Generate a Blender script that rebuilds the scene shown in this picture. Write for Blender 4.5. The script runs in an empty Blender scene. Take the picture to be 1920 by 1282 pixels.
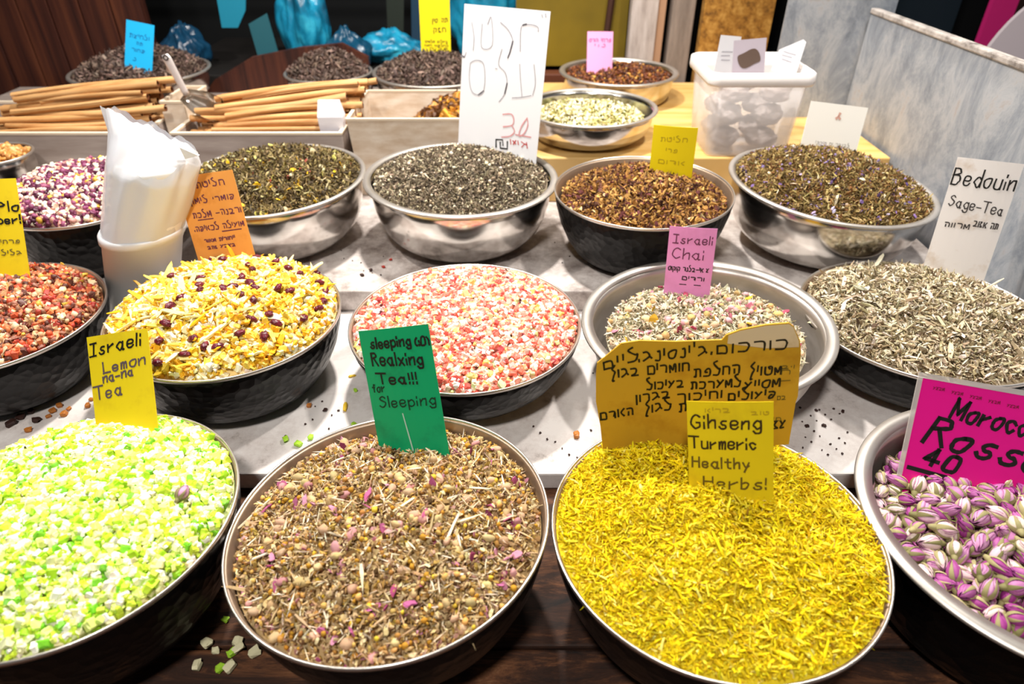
import bpy, bmesh, math, random
import numpy as np
from mathutils import Vector, Matrix, Quaternion, noise

random.seed(7)
rng = np.random.default_rng(11)
S = bpy.context.scene
C = S.collection
PI = math.pi
EYE = 1.48


def srgb(h):
    if isinstance(h, str):
        v = [int(h[i:i + 2], 16) / 255 for i in (0, 2, 4)]
    else:
        v = list(h)
    return tuple((c / 12.92 if c <= .04045 else ((c + .055) / 1.055) ** 2.4) for c in v)


# ------------------------------------------------------------------ camera, world, light, exposure
cam_d = bpy.data.cameras.new('camera')
cam = bpy.data.objects.new('camera', cam_d)
C.objects.link(cam)
cam.location = (0, 0, EYE)
cam.rotation_euler = (math.radians(90 - 34.76), 0, 0)
cam_d.sensor_width = 36
cam_d.lens = 1256 / 1920 * 36
cam_d.clip_start = .02
cam_d.dof.use_dof = True
cam_d.dof.focus_distance = .86
cam_d.dof.aperture_fstop = 4.5
S.camera = cam

world = bpy.data.worlds.new('market_air')
S.world = world
world.use_nodes = True
world.node_tree.nodes['Background'].inputs[0].default_value = (.95, .97, 1, 1)
world.node_tree.nodes['Background'].inputs[1].default_value = .05


def lamp(name, loc, target, power, size, color=(1, .93, .84), spread=180):
    d = bpy.data.lights.new(name, 'AREA')
    d.shape = 'DISK'
    d.size = size
    d.energy = power
    d.color = color
    d.spread = math.radians(spread)
    o = bpy.data.objects.new(name, d)
    C.objects.link(o)
    o.location = loc
    o.rotation_euler = (Vector(target) - Vector(loc)).to_track_quat('-Z', 'Y').to_euler()
    return o


lamp('stall_lamp', (-.10, 1.42, 2.30), (-.05, .85, .85), 25, .09, (1, .955, .89))
lamp('stall_lamp', (.70, 1.30, 2.30), (.45, .8, .85), 13, .09, (1, .955, .89))
lamp('stall_lamp', (-.95, 1.15, 2.30), (-.6, .8, .85), 12, .09, (1, .955, .89))
lamp('aisle_lamp', (-.25, -.40, 2.80), (0, .9, 1.0), 24, .22, (1, .955, .9))
lamp('back_lamp', (.2, 1.7, 2.7), (.2, 1.7, .9), 8, .3)

vs = S.view_settings
vs.view_transform = 'Standard'
vs.look = 'None'
vs.exposure = 0.32
vs.gamma = 1
vs.use_curve_mapping = False


# ------------------------------------------------------------------ materials
def mat(name, color, rough=.6, metal=0., spec=.4, **k):
    m = bpy.data.materials.new(name)
    m.use_nodes = True
    b = m.node_tree.nodes['Principled BSDF']
    b.inputs['Base Color'].default_value = (*srgb(color), 1)
    b.inputs['Roughness'].default_value = rough
    b.inputs['Metallic'].default_value = metal
    b.inputs['Specular IOR Level'].default_value = spec
    for kk, v in k.items():
        b.inputs[kk].default_value = v
    return m


def nd(m, t, **k):
    n = m.node_tree.nodes.new(t)
    for kk, v in k.items():
        setattr(n, kk, v)
    return n


def ln(m, a, b):
    m.node_tree.links.new(a, b)


def noise_color(m, cols, scale=8, detail=5, stretch=(1, 1, 1), rough=.6, pos=None, dist=0.):
    """procedural colour variation from object coordinates"""
    tc = nd(m, 'ShaderNodeTexCoord')
    mp = nd(m, 'ShaderNodeMapping')
    mp.inputs['Scale'].default_value = stretch
    no = nd(m, 'ShaderNodeTexNoise')
    no.inputs['Scale'].default_value = scale
    no.inputs['Detail'].default_value = detail
    no.inputs['Roughness'].default_value = rough
    no.inputs['Distortion'].default_value = dist
    cr = nd(m, 'ShaderNodeValToRGB')
    e = cr.color_ramp.elements
    n = len(cols)
    pos = pos or [.3 + .4 * i / (n - 1) for i in range(n)]
    while len(e) < n:
        e.new(.5)
    for i in range(n):
        e[i].position = pos[i]
        e[i].color = (*srgb(cols[i]), 1)
    ln(m, tc.outputs['Object'], mp.inputs[0])
    ln(m, mp.outputs[0], no.inputs['Vector'])
    ln(m, no.outputs[0], cr.inputs[0])
    ln(m, cr.outputs[0], m.node_tree.nodes['Principled BSDF'].inputs['Base Color'])
    return tc, mp, no, cr


def add_bump(m, node_out, strength, dist):
    b = nd(m, 'ShaderNodeBump')
    b.inputs['Strength'].default_value = strength
    b.inputs['Distance'].default_value = dist
    ln(m, node_out, b.inputs['Height'])
    ln(m, b.outputs[0], m.node_tree.nodes['Principled BSDF'].inputs['Normal'])


def grain_mat(name, rough=.65, spec=.3, **k):
    m = mat(name, (.5, .5, .5), rough, 0, spec, **k)
    a = nd(m, 'ShaderNodeAttribute', attribute_name='Col')
    ln(m, a.outputs['Color'], m.node_tree.nodes['Principled BSDF'].inputs['Base Color'])
    return m


M_dry = grain_mat('dried_herb', .75, .2)
M_candy = grain_mat('sugared_fruit', .45, .4)
M_leaf = grain_mat('tea_leaf', .6, .3)

M_black = mat('blackened_and_shaded_steel', '0c0b0c', .36, .55)
_tc = nd(M_black, 'ShaderNodeTexCoord')
_vo = nd(M_black, 'ShaderNodeTexVoronoi')
_vo.inputs['Scale'].default_value = 75
ln(M_black, _tc.outputs['Object'], _vo.inputs['Vector'])
add_bump(M_black, _vo.outputs['Distance'], .55, .004)
M_bowlin = mat('bowl_inside', 'a08b78', .42, .7)
M_rim = mat('bare_rim', 'd8d0c8', .3, .9)
M_steel = mat('stainless_steel', 'd2cdc8', .17, 1.)
_t = noise_color(M_steel, ['bdb8b2', 'dedad6'], 6, 3, (1, 1, 6))
M_satin = mat('brushed_steel', 'd6d0c8', .42, .85)
_t = noise_color(M_satin, ['b9b1a8', 'd6d0ca'], 9, 4, (1, 1, 5))

M_white = mat('white_painted_board', 'e4dcd8', .55)
noise_color(M_white, ['8f837c', 'd5cbc6', 'e8e1dd'], 14, 8, (1, 1, 1), .75, [.27, .40, .55])
M_counter = mat('old_counter_wood', '4a2b1c', .72)
_t = noise_color(M_counter, ['130a07', '3a2012', '6e4428', 'a8805c'], 7, 10, (1, 5, 3), .78, [.34, .49, .6, .74], .8)
add_bump(M_counter, _t[2].outputs[0], .4, .004)
M_ply = mat('yellow_plywood', 'e0b468', .5)
noise_color(M_ply, ['d29f4e', 'ecc684'], 4, 4, (1, 8, 1))
M_greywood = mat('pale_tray_wood', 'a99a92', .7)
noise_color(M_greywood, ['93837a', 'b8aaa2'], 6, 5, (1, 10, 8))
M_lightwood = mat('cream_tray_edge', 'eddcc4', .55)
M_whitetray = mat('cream_carton', 'e2cfb8', .6)
noise_color(M_whitetray, ['cdb498', 'ecdfce'], 9, 5, (2, 2, 6))
M_cinn = mat('cinnamon_bark', 'c98f55', .6)
_t = noise_color(M_cinn, ['b87a42', 'd9a468', 'e3b47c'], 9, 4, (1, 8, 8))
_oi = nd(M_cinn, 'ShaderNodeObjectInfo')
_hs = nd(M_cinn, 'ShaderNodeHueSaturation')
_mr = nd(M_cinn, 'ShaderNodeMapRange')
_mr.inputs[3].default_value = .75
_mr.inputs[4].default_value = 1.15
ln(M_cinn, _oi.outputs['Random'], _mr.inputs[0])
ln(M_cinn, _mr.outputs[0], _hs.inputs['Value'])
ln(M_cinn, _t[3].outputs[0], _hs.inputs['Color'])
ln(M_cinn, _hs.outputs[0], M_cinn.node_tree.nodes['Principled BSDF'].inputs['Base Color'])
M_cinn_in = mat('cinnamon_inner_bark', '6b3a1c', .75)

M_panel = mat('brown_wall_panel', '4b2a20', .5)
_t = noise_color(M_panel, ['2c1511', '472319', '643622'], 3, 6, (9, 9, .35), .65, [.35, .5, .68], .5)
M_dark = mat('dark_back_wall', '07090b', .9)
M_olive = mat('olive_panel', '8c7410', .6)
noise_color(M_olive, ['5e4e08', '7e680e'], 4, 3)
M_post = mat('weathered_white_post', 'b6aaa4', .8)
noise_color(M_post, ['857a74', 'b2a6a0', 'cbc2be'], 6, 7, (6, 6, .8), .7)
M_postgrey = mat('grey_post', '8a7f78', .8)
noise_color(M_postgrey, ['665b54', '97897f'], 6, 7, (6, 6, .8), .7)
M_tan = mat('tan_wood_strip', 'a98468', .8)
M_fibre = mat('golden_fibre_board', '9a6c2c', .9)
_t = noise_color(M_fibre, ['4c2f10', '9b6d2a', 'c59a50'], 55, 6, (1, 1, 1), .7)
M_galv = mat('galvanised_sheet', '9aa0a8', .5, .25)
_t = noise_color(M_galv, ['6f7680', '949aa3', 'b0b3b8', 'a39389'], 7, 10, (2, 2, 1.1), .78, [.3, .46, .58, .72], .5)
add_bump(M_galv, _t[2].outputs[0], .15, .004)
M_edge = mat('sheet_fold', 'aca49e', .55, .2)
noise_color(M_edge, ['5c5450', 'aaa29c', 'd0c8c2'], 40, 6, (1, .6, 1), .7)
M_floor = mat('floor_tiles', '2a2522', .8)
M_tealbag = mat('blue_plastic_bag', '1f93b6', .3, 0, .6)
_t = noise_color(M_tealbag, ['0a3f58', '1a8db4', '45c4e0'], 7, 5, (1, 1, 1), .6, [.35, .52, .7], .6)
M_clear = mat('clear_bag', 'eceef4', .22, 0, .5)
M_cupw = mat('white_plastic_cup', 'efeff1', .35, 0, .5)
M_tub = mat('milky_tub', 'f0ecec', .3, 0, .5, Alpha=.34)
M_packet = mat('pale_packet', 'a89c98', .5)
M_sleeve = mat('clear_sleeve', 'd8d2ce', .15, 0, .6, Alpha=.5)
M_ink = mat('black_marker', '17130f', .5)
M_inkgrey = mat('worn_grey_marker', 'a5a2aa', .6)
M_inkred = mat('faded_red_marker', 'd99a9c', .6)
M_inkred2 = mat('red_marker', 'c0403c', .6)
M_inkpurple = mat('purple_marker', '6b3050', .6)
M_inkfaint = mat('faded_marker', '6f5f20', .6)
M_inkgreen = mat('dark_marker_on_green', '06301c', .5)
M_inkwine = mat('wine_print', '8a0540', .6)


# ------------------------------------------------------------------ object helpers
def obj(name, me_or_bm, m=None, parent=None, smooth=False):
    if isinstance(me_or_bm, bmesh.types.BMesh):
        me = bpy.data.meshes.new(name)
        bmesh.ops.recalc_face_normals(me_or_bm, faces=me_or_bm.faces[:])
        me_or_bm.to_mesh(me)
        me_or_bm.free()
    else:
        me = me_or_bm
    for mm in (m if isinstance(m, (list, tuple)) else [m]):
        if mm:
            me.materials.append(mm)
    if smooth:
        me.polygons.foreach_set('use_smooth', [True] * len(me.polygons))
    o = bpy.data.objects.new(name, me)
    C.objects.link(o)
    if parent:
        o.parent = parent
    return o


def tag(o, label, cat, group=None, kind=None):
    o['label'] = label
    o['category'] = cat
    if group:
        o['group'] = group
    if kind:
        o['kind'] = kind
    return o


def empty(name, loc=(0, 0, 0), rot=None):
    o = bpy.data.objects.new(name, None)
    o.empty_display_size = .02
    C.objects.link(o)
    o.location = loc
    if rot is not None:
        if isinstance(rot, Quaternion):
            o.rotation_mode = 'QUATERNION'
            o.rotation_quaternion = rot
        else:
            o.rotation_euler = rot
    return o


def structure(o):
    o['kind'] = 'structure'
    return o


def box_bm(x0, x1, y0, y1, z0, z1, bev=0., bm=None):
    own = bm is None
    bm = bm or bmesh.new()
    vs = [bm.verts.new((x, y, z)) for x in (x0, x1) for y in (y0, y1) for z in (z0, z1)]
    fs = []
    for q in ((0, 1, 3, 2), (4, 6, 7, 5), (0, 4, 5, 1), (2, 3, 7, 6), (0, 2, 6, 4), (1, 5, 7, 3)):
        fs.append(bm.faces.new([vs[i] for i in q]))
    if bev:
        es = list({e for f in fs for e in f.edges})
        bmesh.ops.bevel(bm, geom=es, offset=bev, segments=2, profile=.5, affect='EDGES')
    return bm


def lathe(profile, seg=96, bm=None, mats=None, closed=False):
    """profile: list of (r, z); mats: material index per segment"""
    bm = bm or bmesh.new()
    rings = []
    for r, z in profile:
        if r < 1e-6:
            rings.append([bm.verts.new((0, 0, z))])
        else:
            rings.append([bm.verts.new((r * math.cos(2 * PI * k / seg), r * math.sin(2 * PI * k / seg), z)) for k in range(seg)])
    n = len(rings)
    for i in range(n if closed else n - 1):
        a, b = rings[i], rings[(i + 1) % n]
        for k in range(seg):
            q = [a[k % len(a)], a[(k + 1) % len(a)], b[(k + 1) % len(b)], b[k % len(b)]]
            q = list(dict.fromkeys(q))
            if len(q) > 2:
                f = bm.faces.new(q)
                if mats:
                    f.material_index = mats[i]
    return bm


def tube_bm(pts, rad, seg=8, bm=None, cap=True):
    bm = bm or bmesh.new()
    pts = [Vector(p) for p in pts]
    rings = []
    for i, p in enumerate(pts):
        t = (pts[min(i + 1, len(pts) - 1)] - pts[max(i - 1, 0)]).normalized()
        u = t.orthogonal().normalized() if i == 0 else (u - t * u.dot(t)).normalized()
        v = t.cross(u)
        r = rad[i] if isinstance(rad, (list, tuple)) else rad
        rings.append([bm.verts.new(p + (u * math.cos(2 * PI * k / seg) + v * math.sin(2 * PI * k / seg)) * r) for k in range(seg)])
    for a, b in zip(rings, rings[1:]):
        for k in range(seg):
            bm.faces.new((a[k], a[(k + 1) % seg], b[(k + 1) % seg], b[k]))
    if cap:
        bm.faces.new(rings[0][::-1])
        bm.faces.new(rings[-1])
    return bm


def at(px, py, Y):
    """a point of the place at forward distance Y, from a sight line"""
    a = math.radians(34.76)
    u, v = (px - 960) / 1256, (641 - py) / 1256
    d = Vector((u, math.cos(a) + v * math.sin(a), -math.sin(a) + v * math.cos(a)))
    return Vector((0, 0, EYE)) + d * (Y / d.y)


# ------------------------------------------------------------------ setting
structure(obj('floor', box_bm(-3.5, 3.5, -1.5, 3.2, -.05, 0), M_floor))
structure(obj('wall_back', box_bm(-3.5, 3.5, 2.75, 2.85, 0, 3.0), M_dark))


def plank_wall(name, x0, x1, y, z0, z1, n, depth=.02):
    bm = bmesh.new()
    w = (x1 - x0) / n
    for i in range(n):
        box_bm(x0 + i * w + .002, x0 + (i + 1) * w - .002, y, y + depth, z0, z1, .002, bm)
    box_bm(x0, x1, y + depth * .6, y + depth * 1.6, z0, z1, 0, bm)
    return obj(name, bm, M_panel)


structure(plank_wall('wall_left', -2.3, -1.10, 2.2, 0, 2.6, 13))

# counter with two white boards stepped on it
ct = empty('wooden_counter', (0, 1.0, 0))
tag(ct, 'dark worn wooden counter under the front row of bowls', 'counter')


def loc_obj(name, bm, m, parent, smooth=False):
    o = obj(name, bm, m, parent, smooth)
    o.matrix_parent_inverse = Matrix.Translation(-parent.location)
    return o


bm = bmesh.new()
for i in range(8):
    y0 = -.12 + i * .262
    box_bm(-1.55, .83, y0 + .0015, y0 + .2605, .765, .80, .003, bm)
loc_obj('countertop', bm, M_counter, ct)
for sx in (-1.48, .72):
    for sy in (-.05, 1.85):
        loc_obj('leg', box_bm(sx, sx + .07, sy, sy + .07, 0, .766), M_counter, ct)
tag(obj('shelf_board', box_bm(-1.5, .83, .63, 1.95, .801, .83, .003), M_white), 'long white painted board under the middle row of bowls', 'shelf board')
M_white2 = mat('dirty_and_shaded_white_board', 'cfc4be', .55)  # greyer board colour: dirt plus the bowls' shadow painted in
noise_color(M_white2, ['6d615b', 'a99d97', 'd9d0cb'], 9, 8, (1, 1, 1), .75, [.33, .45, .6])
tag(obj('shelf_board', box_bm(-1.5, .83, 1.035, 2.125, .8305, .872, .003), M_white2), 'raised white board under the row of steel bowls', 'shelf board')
tag(obj('plywood_platform', box_bm(.045, .83, 1.435, 2.09, .873, .975, .003), M_ply), 'yellow plywood platform under the milky plastic tub', 'platform')
tag(obj('back_shelf', box_bm(-1.5, .03, 1.75, 2.12, .873, .955, .003), M_greywood), 'grey wooden ledge behind the cinnamon trays', 'shelf')

# galvanised partition
pt = empty('metal_partition', (.84, .8, .0))
tag(pt, 'grey galvanised metal sheet along the right end of the stall', 'partition')
loc_obj('sheet', box_bm(.84, .846, -.3, 1.725, 0, 1.222), M_galv, pt)
o = loc_obj('folded_edge', box_bm(.836, .856, -.3, 1.725, 1.218, 1.230, .003), M_edge, pt)
o['label'] = 'pale folded top edge'
tag(obj('metal_sheet', box_bm(.645, .90, 1.735, 1.742, 0, 2.3), M_galv), 'upright weathered metal sheet behind the milky tub', 'metal sheet')
tag(obj('fibre_board', box_bm(.545, .745, 2.10, 2.13, .873, 2.3), M_fibre), 'rough golden brown fibre board above the milky tub', 'board')
p = empty('wooden_post', (.385, 2.15, 0))
tag(p, 'whitish weathered wooden post behind the brown tea basin', 'post')
loc_obj('post_face', box_bm(.345, .422, 2.13, 2.175, .0, 2.4, .003), M_post, p)
loc_obj('side_strip', box_bm(.423, .446, 2.14, 2.175, .0, 2.4, .002), M_tan, p)
tag(obj('wooden_post', box_bm(.462, .528, 2.13, 2.18, .0, 2.4, .003), M_postgrey), 'grey wooden post beside the golden fibre board', 'post')
op = empty('olive_panel', (.2, 2.1, 0))
tag(op, 'olive yellow panel behind the small pink card', 'panel')
loc_obj('panel', box_bm(.012, .345, 2.19, 2.21, 1.0, 2.3), M_olive, op)
bm = tube_bm([at(1128, 130, 2.18), at(1152, -40, 2.18)], .010, 6)
o = loc_obj('brown_batten', bm, mat('batten_wood', '3a1d10', .7), op)
tag(obj('cross_beam', box_bm(-.02, .335, 2.13, 2.185, .95, .99, .004), mat('red_brown_wood', '5c2f1a', .6)), 'red brown wooden beam below the olive panel', 'beam')

# beyond the partition
tag(obj('magenta_banner', box_bm(1.50, 1.58, 2.32, 2.34, .9, 1.95), mat('magenta_cloth', 'c41a6e', .7)), 'tall magenta strip beyond the metal partition', 'banner')
tag(obj('dark_board', box_bm(1.60, 2.6, 2.45, 2.48, .6, 2.2), mat('dark_brown_board', '2c1512', .6)), 'dark brown board beyond the metal partition', 'board')
tag(obj('teal_board', box_bm(1.05, 1.48, 2.45, 2.48, .6, 2.2), mat('dark_teal_board', '0d1c26', .6)), 'dark blue board beyond the metal partition', 'board')
bm = lathe([(0, -.006), (.30, -.006), (.31, 0), (.305, .006), (0, .008)], 64)
o = tag(obj('round_tray', bm, mat('grey_tray', '9c9297', .6), smooth=False), 'large round grey tray beyond the metal partition', 'tray')
o.location = at(1985, 190, 1.72) + Vector((.10, 0, 0))
o.rotation_euler = (math.radians(78), 0, math.radians(-12))


# ------------------------------------------------------------------ bowls
def tiltq(t):
    return Vector((0, 0, 1)).rotation_difference(Vector((-t[0], -t[1], 1)).normalized())


BOWLS = {}


def black_bowl(key, loc, R, tilt, base_z, label):
    H = loc[2] - base_z
    q = tiltq(tilt)
    root = empty('hammered_bowl', loc, q)
    tag(root, label, 'bowl', 'hammered black bowls of tea mixes')
    prof = [(0, -H), (.55, -H), (.66, -H * .965), (.76, -H * .86), (.85, -H * .68), (.925, -H * .45), (.975, -H * .2), (.995, -H * .03), (.985, -.0005)]
    inn = [(.970, -H * .03), (.95, -H * .2), (.90, -H * .45), (.82, -H * .68), (.72, -H * .84), (.6, -H * .93), (0, -H * .94)]
    P = [(r * R, z) for r, z in prof + inn]
    bm = lathe(P, 112, mats=[0] * (len(prof) - 1) + [1] * len(inn))
    obj('body', bm, [M_black, M_bowlin], root, True)
    rm = [(R * .9975, -.004), (R * 1.0, -.001), (R * .9985, .0012), (R * .988, .0014), (R * .982, -.001), (R * .984, -.004)]
    o = obj('rim', lathe(rm, 112, closed=True), M_rim, root, True)
    o['label'] = 'thin bare metal rim'
    BOWLS[key] = (loc, R, q, H)
    return root


def steel_bowl(key, loc, R, tilt, base_z, label, lip=.07, basr=.45, deep=False, m=None, inside=None, name='steel_bowl', group='stainless steel bowls of dried herbs', straight=.0):
    H = loc[2] - base_z
    q = tiltq(tilt)
    root = empty(name, loc, q)
    tag(root, label, 'bowl', group)
    Ri = R * (1 - lip)
    pts = []
    for i in range(13):
        a = i / 12
        # rounded side from base to lip
        ang = a * PI / 2
        r = basr * R + (Ri - basr * R) * math.sin(ang) ** (1 - .55 * straight)
        z = -H + (H - .004) * (1 - math.cos(ang)) ** (1.0 + .25 * (1 - straight))
        pts.append((r, z))
    out = [(0, -H)] + [(basr * R * .9, -H)] + pts
    inn = [(max(r - .0015, 0), z + .0015) for r, z in pts[::-1]] + [(0, -H + .002)]
    bm = lathe(out + inn, 112, mats=[0] * (len(out) - 1) + [1] * len(inn))
    obj('body', bm, [m or M_steel, inside or m or M_steel], root, True)
    # rolled lip
    rm = [(Ri - .001, -.0045), (Ri + (R - Ri) * .5, -.004), (R - .002, -.005), (R, -.003), (R - .001, -.0003), (Ri + (R - Ri) * .5, .001), (Ri - .002, -.0015)]
    o = obj('rim', lathe(rm, 112, closed=True), M_satin, root, True)
    o['label'] = 'flat rolled steel lip'
    BOWLS[key] = (loc, R, q, H)
    return root


G2, G3 = .83, .872
black_bowl('A', (-.4545, .4646, .940), .1645, (0, -.026), .803, 'black bowl of lime green and white sugared cubes')
black_bowl('B', (-.1280, .4691, .932), .1665, (.055, -.03), .807, 'black bowl of chamomile and rosebud tea with the green card')
black_bowl('C', (.2080, .4569, .930), .1675, (.004, -.018), .803, 'black bowl heaped with bright yellow turmeric shreds')
steel_bowl('D', (.5480, .4625, .936), .1795, (.016, .026), .803, 'deep steel basin of purple rosebuds at the front', .09, .6, m=M_black, inside=M_satin, straight=.6)  # black outer material paints in the shadow on this steel basin's outside
black_bowl('E', (-.7707, .8361, .950), .1548, (-.017, .013), G2 + .003, 'black bowl of orange and red dried fruit bits')
black_bowl('F', (-.4190, .8322, .955), .1645, (-.026, .003), G2 + .003, 'black bowl of yellow lemon peel mix behind the lime cubes')
black_bowl('G', (-.0700, .8494, .930), .1745, (-.002, .011), G2 + .003, 'black bowl of pink and white candied fruit cubes')
steel_bowl('H', (.2885, .8390, .938), .1845, (.05, .018), G2 + .006, 'wide shallow steel basin with the pink chai card', .085, .55, m=M_satin, straight=.4)
black_bowl('I', (.6325, .8689, .928), .1805, (.014, -.012), G2 + .003, 'black bowl of grey woody sage chips by the metal sheet')
black_bowl('J', (-.7880, 1.1719, 1.005), .1510, (-.004, .04), G3 + .004, 'black bowl of purple and cream fruit beans behind the cups')
steel_bowl('K', (-.4660, 1.2451, 1.005), .1815, (.021, .028), G3 + .002, 'steel bowl of dark green tea with yellow petals', .05)
steel_bowl('L', (-.0985, 1.2506, 1.005), .1885, (-.017, .017), G3 + .002, 'steel bowl of grey leaves with the large white sign', .07)
black_bowl('M', (.2430, 1.1808, 1.005), .1645, (.015, .026), G3 + .003, 'black bowl of golden brown petals with a yellow card')
steel_bowl('N', (.6040, 1.2144, 1.005), .1898, (-.06, .027), G3 + .006, 'steel bowl of olive herbs flecked with purple flowers', .06)
steel_bowl('O', (.1770, 1.6068 - .03, 1.047), .1580, (.005, 0), .976, 'steel bowl of pale chamomile flowers on the plywood', .06, .55)
steel_bowl('P', (.2902, 1.917, 1.048), .1620, (.0, -.0), .976, 'steel basin of red brown berries with the small pink card', .09, .70, straight=.8)
steel_bowl('Q', (-.2116, 1.9066, 1.050), .1647, (-.009, .014), .956, 'steel bowl of dark tea under the tall yellow card', .05)
steel_bowl('R', (-1.00, 1.90, 1.055), .178, (-.0, .0), .956, 'steel bowl of dark tea under the blue card', .05)
steel_bowl('T', (-.495, 1.90, 1.05), .118, (0, 0), .956, 'small steel bowl of dark tea beside the brown plank panel', .05)
steel_bowl('S', (-1.075, 1.36, 1.01), .075, (0, 0), G3 + .001, 'little steel bowl of tan nuts at the left edge', .05)


# ------------------------------------------------------------------ heaps of loose goods
def ico(sub):
    bm = bmesh.new()
    bmesh.ops.create_icosphere(bm, subdivisions=sub, radius=.5)
    v = np.array([x.co[:] for x in bm.verts])
    f = [[x.index for x in fc.verts] for fc in bm.faces]
    bm.free()
    return v, f


_c = np.array([(x, y, z) for x in (-.5, .5) for y in (-.5, .5) for z in (-.5, .5)])
_cf = [(0, 1, 3, 2), (4, 6, 7, 5), (0, 4, 5, 1), (2, 3, 7, 6), (0, 2, 6, 4), (1, 5, 7, 3)]


def bent(n=3, arc=1.):
    v, f = [], []
    for i in range(n + 1):
        x = -.5 + i / n
        s = 1 - .5 * abs(2 * x) ** 3
        for (y, z) in ((-.5, -.5), (.5, -.5), (.5, .5), (-.5, .5)):
            v.append((x, y * s, z * s + arc * (.25 - x * x)))
    for i in range(n):
        a = 4 * i
        for k in range(4):
            f.append((a + k, a + (k + 1) % 4, a + 4 + (k + 1) % 4, a + 4 + k))
    f.append((3, 2, 1, 0))
    a = 4 * n
    f.append((a, a + 1, a + 2, a + 3))
    return np.array(v), f


def bev_cube():
    bm = bmesh.new()
    bmesh.ops.create_cube(bm, size=1)
    bmesh.ops.bevel(bm, geom=bm.edges[:], offset=.16, segments=1, affect='EDGES')
    v = np.array([x.co[:] for x in bm.verts])
    f = [[x.index for x in fc.verts] for fc in bm.faces]
    bm.free()
    return v, f


TPL = {'cube': (_c, _cf), 'stick': bent(2, .06), 'curl': bent(4, .5), 'flake': bent(2, 1.6), 'strip': bent(5, .35), 'ball': ico(1), 'bean': ico(2), 'bcube': bev_cube()}
SMOOTH = {'ball', 'bean'}


class Grains:
    def __init__(s):
        s.v, s.li, s.lt, s.c, s.sm, s.n = [], [], [], [], [], 0

    def add(s, tpl, pos, size, rot, col, jit=.0):
        tv, tf = TPL[tpl]
        N, n = len(pos), len(tv)
        v = np.repeat(tv[None], N, 0)
        if jit:
            v = v + rng.normal(0, jit, v.shape)
        v = v * size[:, None, :]
        v = np.einsum('nij,nkj->nki', rot, v) + pos[:, None, :]
        s.v.append(v.reshape(-1, 3))
        s.c.append(np.repeat(col, n, 0))
        fl = np.concatenate([np.array(f) for f in tf])
        lt = np.array([len(f) for f in tf])
        s.li.append((fl[None] + (np.arange(N) * n)[:, None] + s.n).ravel())
        s.lt.append(np.tile(lt, N))
        s.sm.append(np.full(N * len(tf), tpl in SMOOTH))
        s.n += N * n

    def raw(s, v, faces, col):
        s.v.append(v)
        s.c.append(np.repeat(np.array(col)[None], len(v), 0))
        s.li.append(np.concatenate([np.array(f) for f in faces]) + s.n)
        s.lt.append(np.array([len(f) for f in faces]))
        s.sm.append(np.full(len(faces), True))
        s.n += len(v)

    def build(s, name, m):
        me = bpy.data.meshes.new(name)
        V = np.concatenate(s.v)
        LI = np.concatenate(s.li).astype(np.int32)
        LT = np.concatenate(s.lt).astype(np.int32)
        me.vertices.add(len(V))
        me.vertices.foreach_set('co', V.ravel().astype(np.float32))
        me.loops.add(len(LI))
        me.loops.foreach_set('vertex_index', LI)
        me.polygons.add(len(LT))
        me.polygons.foreach_set('loop_start', np.concatenate([[0], np.cumsum(LT)[:-1]]).astype(np.int32))
        me.polygons.foreach_set('use_smooth', np.concatenate(s.sm))
        at_ = me.color_attributes.new('Col', 'FLOAT_COLOR', 'POINT')
        col = np.concatenate(s.c)
        at_.data.foreach_set('color', np.c_[col, np.ones(len(col))].ravel().astype(np.float32))
        me.update(calc_edges=True)
        me.validate()
        return obj(name, me, m)


def rots(N, tilt):
    yaw = rng.uniform(0, 2 * PI, N)
    roll = rng.uniform(0, 2 * PI, N) if tilt > 2 else rng.normal(0, tilt, N)
    pit = rng.normal(0, min(tilt, 1.2), N)
    cy, sy, cp, sp, cr, sr = np.cos(yaw), np.sin(yaw), np.cos(pit), np.sin(pit), np.cos(roll), np.sin(roll)
    z, o = np.zeros(N), np.ones(N)
    Z = np.array([[cy, -sy, z], [sy, cy, z], [z, z, o]]).transpose(2, 0, 1)
    Y = np.array([[cp, z, sp], [z, o, z], [-sp, z, cp]]).transpose(2, 0, 1)
    X = np.array([[o, z, z], [z, cr, -sr], [z, sr, cr]]).transpose(2, 0, 1)
    return Z @ Y @ X


def palette(cols, N):
    """cols: list of (hex, weight)"""
    w = np.array([c[1] for c in cols], float)
    base = np.array([srgb(c[0]) for c in cols])
    i = rng.choice(len(cols), N, p=w / w.sum())
    c = base[i] * rng.uniform(.8, 1.2, (N, 1)) * rng.uniform(.93, 1.07, (N, 3))
    return np.clip(c, 0, 1)


def mean_col(cols):
    w = np.array([c[1] for c in cols], float)
    return (np.array([srgb(c[0]) for c in cols]) * w[:, None]).sum(0) / w.sum()


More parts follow.
